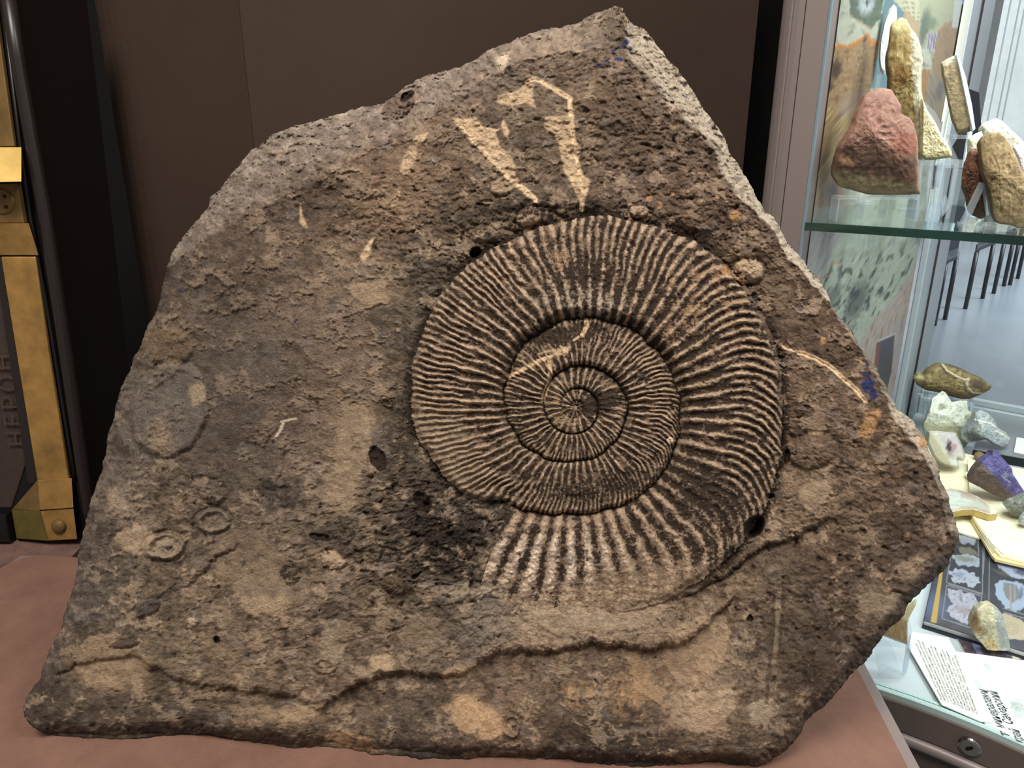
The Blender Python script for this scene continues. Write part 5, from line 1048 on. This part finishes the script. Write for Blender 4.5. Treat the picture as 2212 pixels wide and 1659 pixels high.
mesh('folded_corner', fold + [p - Vector((0, 0, .002)) for p in fold], [(0, 1, 2, 3), (7, 6, 5, 4), (0, 4, 5, 1), (1, 5, 6, 2), (2, 6, 7, 3), (3, 7, 4, 0)], M_cream, sb)
ztop = zb0
sheet('white_note', [(2186, 1024), (2250, 1034), (2250, 1106), (2212, 1060), (2190, 1034)], ztop, .0006, M_white, None, 'small white note lying on the yellowed booklet behind the violet crystal', 'note')
# label cards
lb = sheet('text_label', [(1970, 1364), (2049, 1377), (2090, 1452), (2146, 1560), (2118, 1557), (2034, 1521), (1963, 1398)], DZ + .0042, .0022, M_white, None, 'white caption card of slanting brown Cyrillic lines, leaning over the vitrine floor edge', 'label')
boxd('card_backing', PZ(1990, 1440, DZ + .0003), PZ(2060, 1452, DZ) - PZ(1990, 1440, DZ), PZ(1975, 1385, DZ) - PZ(1990, 1440, DZ), (0, 0, .0036), M_dk, lb)
zt2 = DZ + .0066
ink = mat('brown_ink', (96, 88, 66), rough=.8); ink2 = mat('grey_ink', (84, 88, 86), rough=.8); ink3 = mat('pale_ink', (196, 202, 198), rough=.8)
LINES = ['В цикле «Богат минералами край Самарский»', 'библиотекарем была собрана коллекция образцов', 'Н.А.Морозова минералами разновидностей региона', 'о почти забытой красоте волжских агатов и кремней', 'Забытая на века в очерке «Волжские агаты»', 'разработчиками местной окаменелой древесины', 'Разнообразие форм местной древесины', 'разнообразие находок обнажений Троицкой', 'было впервые описано в работах «Заповедный', 'работах «Весьма лес Самарской области»', '«Окаменелый лес Самарской области».']
s0, e0 = (2032, 1516), (1974, 1374); s1, e1 = (2110, 1548), (2064, 1410)
for i_, tx in enumerate(LINES):
    f = i_ / (len(LINES) - 1) * .98; pa = PZ(s0[0] + (s1[0] - s0[0]) * f + 5, s0[1] + (s1[1] - s0[1]) * f - 4, zt2 + .0003); pb_ = PZ(e0[0] + (e1[0] - e0[0]) * f, e0[1] + (e1[1] - e0[1]) * f, zt2 + .0003)
    dx_ = (pb_ - pa).normalized(); dy_ = Vector((0, 0, 1)).cross(dx_)
    L_ = (pb_ - pa).length * (.96 if i_ % 3 else .88); o_ = text_mesh('caption_line', tx, .0037, pa, dx_, dy_, ink, lb, shear=.2)
    wx_ = max(Vector(v_.co).dot(dx_) for v_ in o_.data.vertices); kx = L_ / wx_
    o_.data.transform(Matrix.Translation(Vector()) @ Matrix((dx_ * kx, dy_, Vector((0, 0, 1)))).transposed().to_4x4() @ Matrix((dx_, dy_, Vector((0, 0, 1)))).transposed().to_4x4().inverted())
np_ = sheet('newspaper_sheet', [(2064, 1407), (2120, 1414), (2250, 1432), (2250, 1628), (2170, 1582), (2128, 1564), (2090, 1500)], DZ + .0024, .0012, mat('newsprint_white', (240, 246, 246), rough=.7), None, 'white newspaper sheet with a grey slanting Cyrillic headline and photograph', 'newspaper')
zn = DZ + .0039
hdx = (PZ(2122, 1495, zn) - PZ(2186, 1596, zn)); 
def headline(tx, p_from, p_to, size):
    a, b = PZ(*p_from, zn), PZ(*p_to, zn); dx_ = (b - a).normalized(); dy_ = Vector((0, 0, 1)).cross(dx_); o_ = text_mesh('headline', tx, size, a, dx_, dy_, ink2, np_, shear=.25, bold=.0003)
    wx_ = max(Vector(v_.co).dot(dx_) for v_ in o_.data.vertices); kx = (b - a).length / wx_
    o_.data.transform(Matrix((dx_ * kx, dy_, Vector((0, 0, 1)))).transposed().to_4x4() @ Matrix((dx_, dy_, Vector((0, 0, 1)))).transposed().to_4x4().inverted())
headline('минералами', (2171, 1574), (2130, 1490), .0128); headline('т', (2182, 1593), (2176, 1580), .0128); headline('Самарский', (2190, 1566), (2152, 1493), .0128); headline('край', (2213, 1606), (2200, 1576), .0128)
for (x0, y0, x1, y1, n_) in ((2128, 1432, 2148, 1456, 7), (2104, 1464, 2124, 1492, 8), (2150, 1464, 2180, 1496, 9)):
    for i_ in range(n_):
        f = i_ / n_; a = PZ(x0 + (x1 - x0) * f * .9 + 8, y1 - 4 * (1 - f), zn); b = PZ(x0 + (x1 - x0) * f * .9 - 4, y0 + 6 * f, zn); d = (b - a); w_ = Vector((0, 0, 1)).cross(d).normalized() * .0007
        mesh('print_line', [a, b, b + w_, a + w_], [(0, 1, 2, 3)], ink3, np_)
def paint_photo(x, y, a, b):
    p = Paint(x, y, (236, 242, 240)); p.blob(2196, 1526, 24, 16, 20, (150, 156, 152), .8, .6, 6); p.blob(2202, 1548, 12, 8, 20, (160, 166, 162), .7, .6, 5); p.mott(8, 6, 321, (120, 126, 122), .5, mask=blob(2198, 1528, 24, 20, 0, .5, x, y)); p.line([(2172, 1512), (2185, 1506), (2205, 1512), (2230, 1520)], 1, (150, 156, 150), .7); return p.c
print_sheet('printed_photo', PZ(2172, 1560, zn), PZ(2240, 1580, zn), PZ(2236, 1506, zn), PZ(2164, 1500, zn), 50, 50, paint_photo, M_print, np_)
cd = sheet('small_card', [(2190, 974), (2240, 984), (2240, 952), (2196, 944)], zs + .0004, .004, M_white, None, 'small white card on the grey top of the rear step', 'label')
sheet('white_chip', [(2084, 1022), (2092, 1017), (2101, 1020), (2099, 1028), (2091, 1031)], ztop - .006, .003, M_white, None, 'tiny white paper chip beside the violet crystal on the booklet', 'paper')

# ---- lower deck minerals
def pt_band(p):
    p.over(1 + 0 * p.x, (140, 122, 84)); p.mott(16, 9, 401, (178, 160, 114), .8); p.mott(12, 8, 402, (88, 74, 52), .7)
    X = p.x + 2 * gn(p.x / 10, p.y / 10, 1)
    p.over(sst(808, 800, p.y - .35 * (p.x - 2085)) * sst(2030, 2044, p.x), (92, 82, 66), .8)
    for q_, c_ in (([(2036, 786), (2046, 800), (2066, 812), (2084, 820), (2094, 818)], (206, 196, 164)), ([(2094, 818), (2088, 826), (2092, 838), (2102, 848), (2120, 850)], (206, 196, 164)), ([(2032, 790), (2044, 806), (2064, 818)], (84, 76, 66)), ([(2082, 828), (2086, 844), (2104, 856)], (88, 84, 80))): p.line(q_, 1.8, c_, .95)
    p.blob(2112, 830, 16, 11, 20, (82, 74, 62), .85); p.over(sst(836, 852, p.y - .12 * (p.x - 2040)), (120, 92, 62), .6); p.blob(1984, 816, 10, 8, 0, (200, 188, 140), .8)
Yba = 1.415
specimen('banded_agate', [(1972,816),(1980,807),(1994,809),(2004,795),(2027,784),(2044,785),(2065,791),(2098,806),(2120,816),(2142,834),(2137,843),(2115,854),(2095,862),(2078,862),(2051,856),(2027,848),(2000,843),(1980,831)], Yba, .035, pt_band, DZ, seed=41, nz=.7, label='brown banded agate nodule with pale curved bands, raised above the white crystal')
be = empty('acrylic_easel', PZ(2045, 925, DZ), 'clear acrylic easel lifting the brown banded agate', 'stand')
for px in ([(1998, 846), (2006, 848), (2000, 947), (1992, 947)], [(2050, 858), (2060, 860), (2056, 948), (2046, 948)], [(2096, 862), (2104, 862), (2100, 948), (2092, 948)]): vplate('leg', px, Yba + .002, .004, acr2, be)
vplate('ledge', [(1996, 860), (2106, 874), (2106, 878), (1996, 865)], Yba - .02, .03, acr, be)
b0, b1 = PZ(1996, 958, DZ + .0005), PZ(2100, 966, DZ + .0005); boxd('foot', b0, b1 - b0, Nn * .03, (0, 0, .002), acr, be)
def pt_wc(p):
    p.over(1 + 0 * p.x, (214, 216, 200)); p.mott(14, 12, 411, (244, 246, 238), .8); p.mott(11, 9, 412, (150, 146, 122), .6); p.blob(2034, 878, 8, 7, 0, (136, 126, 104), .8); p.over(sst(912, 922, p.y - .1 * (p.x - 2040)), (150, 148, 112), .7); p.over(sst(2084, 2096, p.x), (222, 214, 168), .5)
specimen('white_quartz_cluster', [(1992,919),(1998,902),(2011,870),(2012,861),(2036,844),(2043,848),(2056,868),(2076,865),(2090,866),(2092,888),(2103,892),(2102,912),(2092,956),(2078,972),(2024,972),(2004,968)], PZ(2050, 975, DZ).y, .035, pt_wc, DZ, seed=43, depth=.018, c=(2050,905), facets=9, nz=.8, m=M_cryst, label='white jagged quartz cluster below the raised brown banded agate')
def pt_ga(p):
    p.over(1 + 0 * p.x, (172, 180, 182)); p.mott(14, 10, 421, (214, 220, 216), .8); p.mott(9, 8, 422, (96, 104, 112), .7); p.over(sst(940, 925, p.y + .0 * p.x) * sst(2118, 2104, p.x), (110, 116, 124), .6)
    p.over(blob(2098, 944, 22, 13, 10, .5, p.x, p.y), (46, 44, 44), .9); p.over(blob(2130, 954, 26, 7, 30, .5, p.x, p.y), (60, 56, 50), .7); p.line([(2106, 906), (2124, 911), (2140, 914), (2150, 922)], 1.6, (232, 226, 214), .9); p.line([(2150, 930), (2166, 938), (2180, 948)], 1.6, (236, 230, 200), .8); p.blob(2083, 950, 7, 9, 0, (150, 166, 166), .7)
specimen('grey_agate', [(2105,890),(2117,884),(2135,893),(2149,907),(2157,925),(2173,934),(2183,947),(2179,961),(2168,968),(2149,962),(2129,949),(2108,953),(2092,958),(2076,947),(2075,935),(2088,924),(2100,908)], PZ(2130, 966, zs).y - .012, .03, pt_ga, zs + .0003, seed=45, facets=7, nz=.8, m=M_cryst, c=(2125,928), label='grey and white agate lump with a dark underside beside the quartz cluster')
def pt_geo(p):
    p.over(1 + 0 * p.x, (206, 200, 190)); p.mott(16, 14, 431, (226, 220, 214), .6); p.over(blob(2056, 962, 26, 24, 20, .6, p.x, p.y), (196, 186, 190), .8); p.blob(2050, 966, 6, 15, -5, (64, 52, 58), .95); p.blob(2060, 966, 6, 8, 0, (176, 130, 138), .8); p.blob(2050, 985, 8, 8, 0, (150, 120, 130), .6); p.blob(2061, 1002, 12, 7, 15, (222, 234, 248), .95)
    p.over(sst(10, 0, (p.x - 2000) - .62 * (p.y - 932) - 5), (122, 104, 72), .95); p.over(sst(22, 8, (p.x - 2000) - .62 * (p.y - 932) - 5), (214, 208, 178), .6); p.blob(2072, 992, 6, 5, 0, (140, 126, 96), .8)
specimen('geode_agate', [(2002,930),(2030,931),(2065,935),(2075,954),(2081,968),(2086,988),(2081,996),(2069,994),(2071,1010),(2054,1009),(2041,1006),(2027,998),(2016,986),(2000,951)], PZ(2050, 1012, DZ).y - .035, .022, pt_geo, zbk + .004, seed=47, nz=.25, kind='flat', m=M_glossy, tilt=20, label='cut pinkish white agate face with a small dark hollow, brown rind on its left')
sp_ = disc_stack('brown_pebble', PZ(2113, 994, zbk + .0045), Vector((0, 0, 1)), [(.003, 0), (.0075, .003), (.0088, .008), (.0075, .013), (.004, .0158), (.0005, .0165)], mat('pebble_brown', (140, 112, 84), rough=.6, var=.3, vscale=80, bump=.4), None, 24); tag(sp_, 'small round brown pebble behind the violet crystal', 'pebble')
for p_ in sp_.data.polygons: p_.use_smooth = True
def pt_pur(p):
    p.over(1 + 0 * p.x, (104, 96, 146)); p.mott(16, 12, 441, (142, 134, 182), .8); p.mott(10, 8, 442, (74, 66, 120), .8); p.line([(2164, 1028), (2182, 1042)], 1.2, (214, 210, 226), .8); p.blob(2172, 1028, 6, 8, 0, (160, 156, 186), .7)
    e_ = (p.x - 2124) - .92 * (p.y - 1004) + 3 * gn(p.x / 8, p.y / 8, 2); p.over(sst(4, -2, e_), (106, 90, 80), .98); p.mott(12, 9, 443, (134, 116, 100), .6, mask=sst(2, -4, e_)); p.over(sst(984, 976, p.y), (84, 78, 104), .6); p.over(sst(2194, 2202, p.x) * sst(1064, 1072, p.y), (190, 186, 214), .7)
specimen('violet_fluorite', [(2115,999),(2129,987),(2142,980),(2144,973),(2156,972),(2162,985),(2186,1012),(2188,1024),(2212,1060),(2216,1070),(2203,1077),(2184,1082),(2146,1069),(2119,1054),(2093,1041),(2092,1033),(2100,1017)], PZ(2150, 1078, ztop).y - .01, .032, pt_pur, ztop + .0003, seed=49, facets=7, nz=.9, label='violet crystal on brown matrix lying on the yellowed booklet')
def pt_gst(p): p.over(1 + 0 * p.x, (134, 138, 128)); p.mott(12, 9, 451, (176, 180, 168), .7); p.mott(9, 7, 452, (92, 94, 84), .7); p.over(sst(1098, 1110, p.y), (110, 106, 84), .6)
specimen('grey_stone', [(2169,1092),(2179,1083),(2203,1076),(2214,1068),(2236,1066),(2240,1116),(2203,1118),(2186,1113),(2176,1101)], PZ(2205, 1119, ztop + .001).y, .022, pt_gst, ztop + .001, seed=51, facets=6, nz=.8, label='grey green stone on the booklet, below the violet crystal')
specimen('pale_grey_stone', [(2201,1130),(2205,1117),(2214,1108),(2240,1106),(2240,1140),(2214,1138)], PZ(2215, 1139, ztop + .001).y, .012, lambda p: (p.over(1 + 0 * p.x, (176, 180, 178)), p.mott(8, 6, 461, (206, 210, 206), .6)), ztop + .001, seed=53, nz=.7, label='smaller pale grey stone on the booklet in front of the grey green one')
# flat agate slice lying on the papers
zf = ztop + .0003
fo = [(1985, 1052), (2043, 1056), (2053, 1054), (2075, 1058), (2095, 1065), (2114, 1073), (2129, 1083), (2141, 1097), (2156, 1104), (2154, 1110), (2137, 1112), (2122, 1107), (2100, 1101), (2078, 1102), (2054, 1107), (1985, 1112)]
fz = zf + .011
fl_ = prism('flat_agate_slice', [PZ(a, b, fz) - Vector((0, 0, .0105)) for a, b in fo], (0, 0, .010), mat('agate_rind', (178, 156, 92), rough=.5, var=.3, vscale=60), None, .001); tag(fl_, 'flat pale agate slice with pink banded rim lying on the old paper', 'mineral')
def paint_flat(x, y, a, b):
    p = Paint(x, y, (196, 200, 186)); p.streak(1, .12, 4, 60, 471, (160, 168, 158), .7); d = sd_poly(x, y, fo); p.over(sst(9, 4, d + 3 * gn(x / 10, y / 10, 3)) , (196, 166, 148), .85); p.over(sst(2.5, 1, d), (228, 214, 184), .9); p.poly([(2070, 1060), (2100, 1068), (2110, 1082), (2080, 1078)], (190, 156, 130), .7, warp=3); p.over(sst(2136, 2142, x), (240, 236, 210), .9); return p.c
fp2 = [PZ(a, b, fz + .0002) for a, b in fo]; cpx = np.array(fo, float).mean(0)
nq = 60; thf, rof = polar_outline(fo, (2080, 1083), 120); frf = np.linspace(0, .99, 16)[:, None]
uf = (2080 + frf * rof * np.cos(thf)).ravel(); vf = (1083 + frf * rof * np.sin(thf)).ravel(); Df = rays(uf, vf); Pf = CAM + Df * ((fz + .0002 - CAMZ) / Df[:, 2])[:, None]
i_ = np.arange(15)[:, None]; j_ = np.arange(120)[None]; Qf = np.stack([i_ * 120 + j_, (i_ + 1) * 120 + j_, (i_ + 1) * 120 + (j_ + 1) % 120, i_ * 120 + (j_ + 1) % 120], -1).reshape(-1, 4)
mf = np_mesh('polished_face', Pf - Pf.mean(0), Qf, False); set_col(mf, paint_flat(uf, vf, None, None)); of = link('polished_face', mf, M_glossy); of.location = Pf.mean(0); of.parent = fl_; of.matrix_parent_inverse = fl_.matrix_basis.inverted()
# stone on the picture book
def pt_bs(p):
    p.over(1 + 0 * p.x, (190, 182, 152)); p.mott(14, 12, 481, (222, 216, 190), .7); p.over(sst(2146, 2152, p.x - .16 * (p.y - 1330) + 3 * gn(p.x / 8, p.y / 8, 1)), (156, 162, 156), .95); p.mott(10, 14, 482, (190, 194, 186), .5, mask=sst(2150, 2156, p.x - .16 * (p.y - 1330)))
    p.over(blob(2106, 1342, 10, 22, 10, .5, p.x, p.y), (120, 92, 50), .9); p.over(blob(2118, 1362, 14, 9, 20, .5, p.x, p.y), (150, 108, 56), .7); p.over(blob(2140, 1392, 16, 12, 30, .5, p.x, p.y), (196, 168, 114), .8); p.mott(7, 6, 483, (112, 84, 44), .8, mask=sst(1340, 1356, p.y) * sst(2154, 2144, p.x - .12 * (p.y - 1340))); p.over(sst(1400, 1412, p.y), (222, 206, 160), .6)
specimen('two_faced_agate', [(2109,1314),(2124,1304),(2139,1301),(2154,1312),(2166,1329),(2175,1360),(2181,1390),(2183,1405),(2177,1418),(2147,1412),(2131,1402),(2104,1371),(2094,1346),(2100,1328)], PZ(2150, 1419, zbk).y + .012, .022, pt_bs, zbk + .0004, seed=55, facets=6, nz=.7, label='cream and brown crusted stone with a smooth grey side, standing on the picture book')
# agate slice in a clear stand beside the slab
def pt_as(p): p.over(1 + 0 * p.x, (140, 112, 74)); p.mott(10, 16, 491, (98, 76, 50), .8); p.streak(.3, 1, 4, 30, 492, (176, 150, 104), .6); p.over(sst(1320, 1308, p.y), (196, 176, 116), .8); p.over(sst(1345, 1335, p.y) * sst(1945, 1955, p.x), (206, 198, 156), .7)
Ya = PZ(1940, 1452, DZ).y
specimen('upright_agate_slice', [(1890,1352),(1920,1340),(1938,1338),(1953,1330),(1960,1310),(1981,1293),(1978,1308),(1964,1334),(1960,1346),(1962,1394),(1935,1384),(1907,1373),(1890,1368)], Ya, .006, pt_as, DZ, seed=57, nz=.4, kind='flat', m=M_glossy, c=(1945,1352), label='thin brown agate slice upright in a clear stand, partly behind the slab edge')
sd = empty('acrylic_easel', PZ(1940, 1462, DZ), 'clear acrylic stand holding the thin brown agate slice by the vitrine front', 'stand')
vplate('back_sheet', [(1880, 1360), (1962, 1330), (1971, 1362), (1966, 1380), (1964, 1400), (1880, 1395)], Ya + .008, .002, acr, sd)
vplate('leg', [(1961, 1394), (1970, 1392), (1962, 1436), (1957, 1456), (1951, 1456), (1955, 1430)], Ya - .006, .003, acr2, sd)
vplate('front_sheet', [(1885, 1374), (1924, 1388), (1952, 1463), (1900, 1463)], Ya - .014, .002, acr, sd)
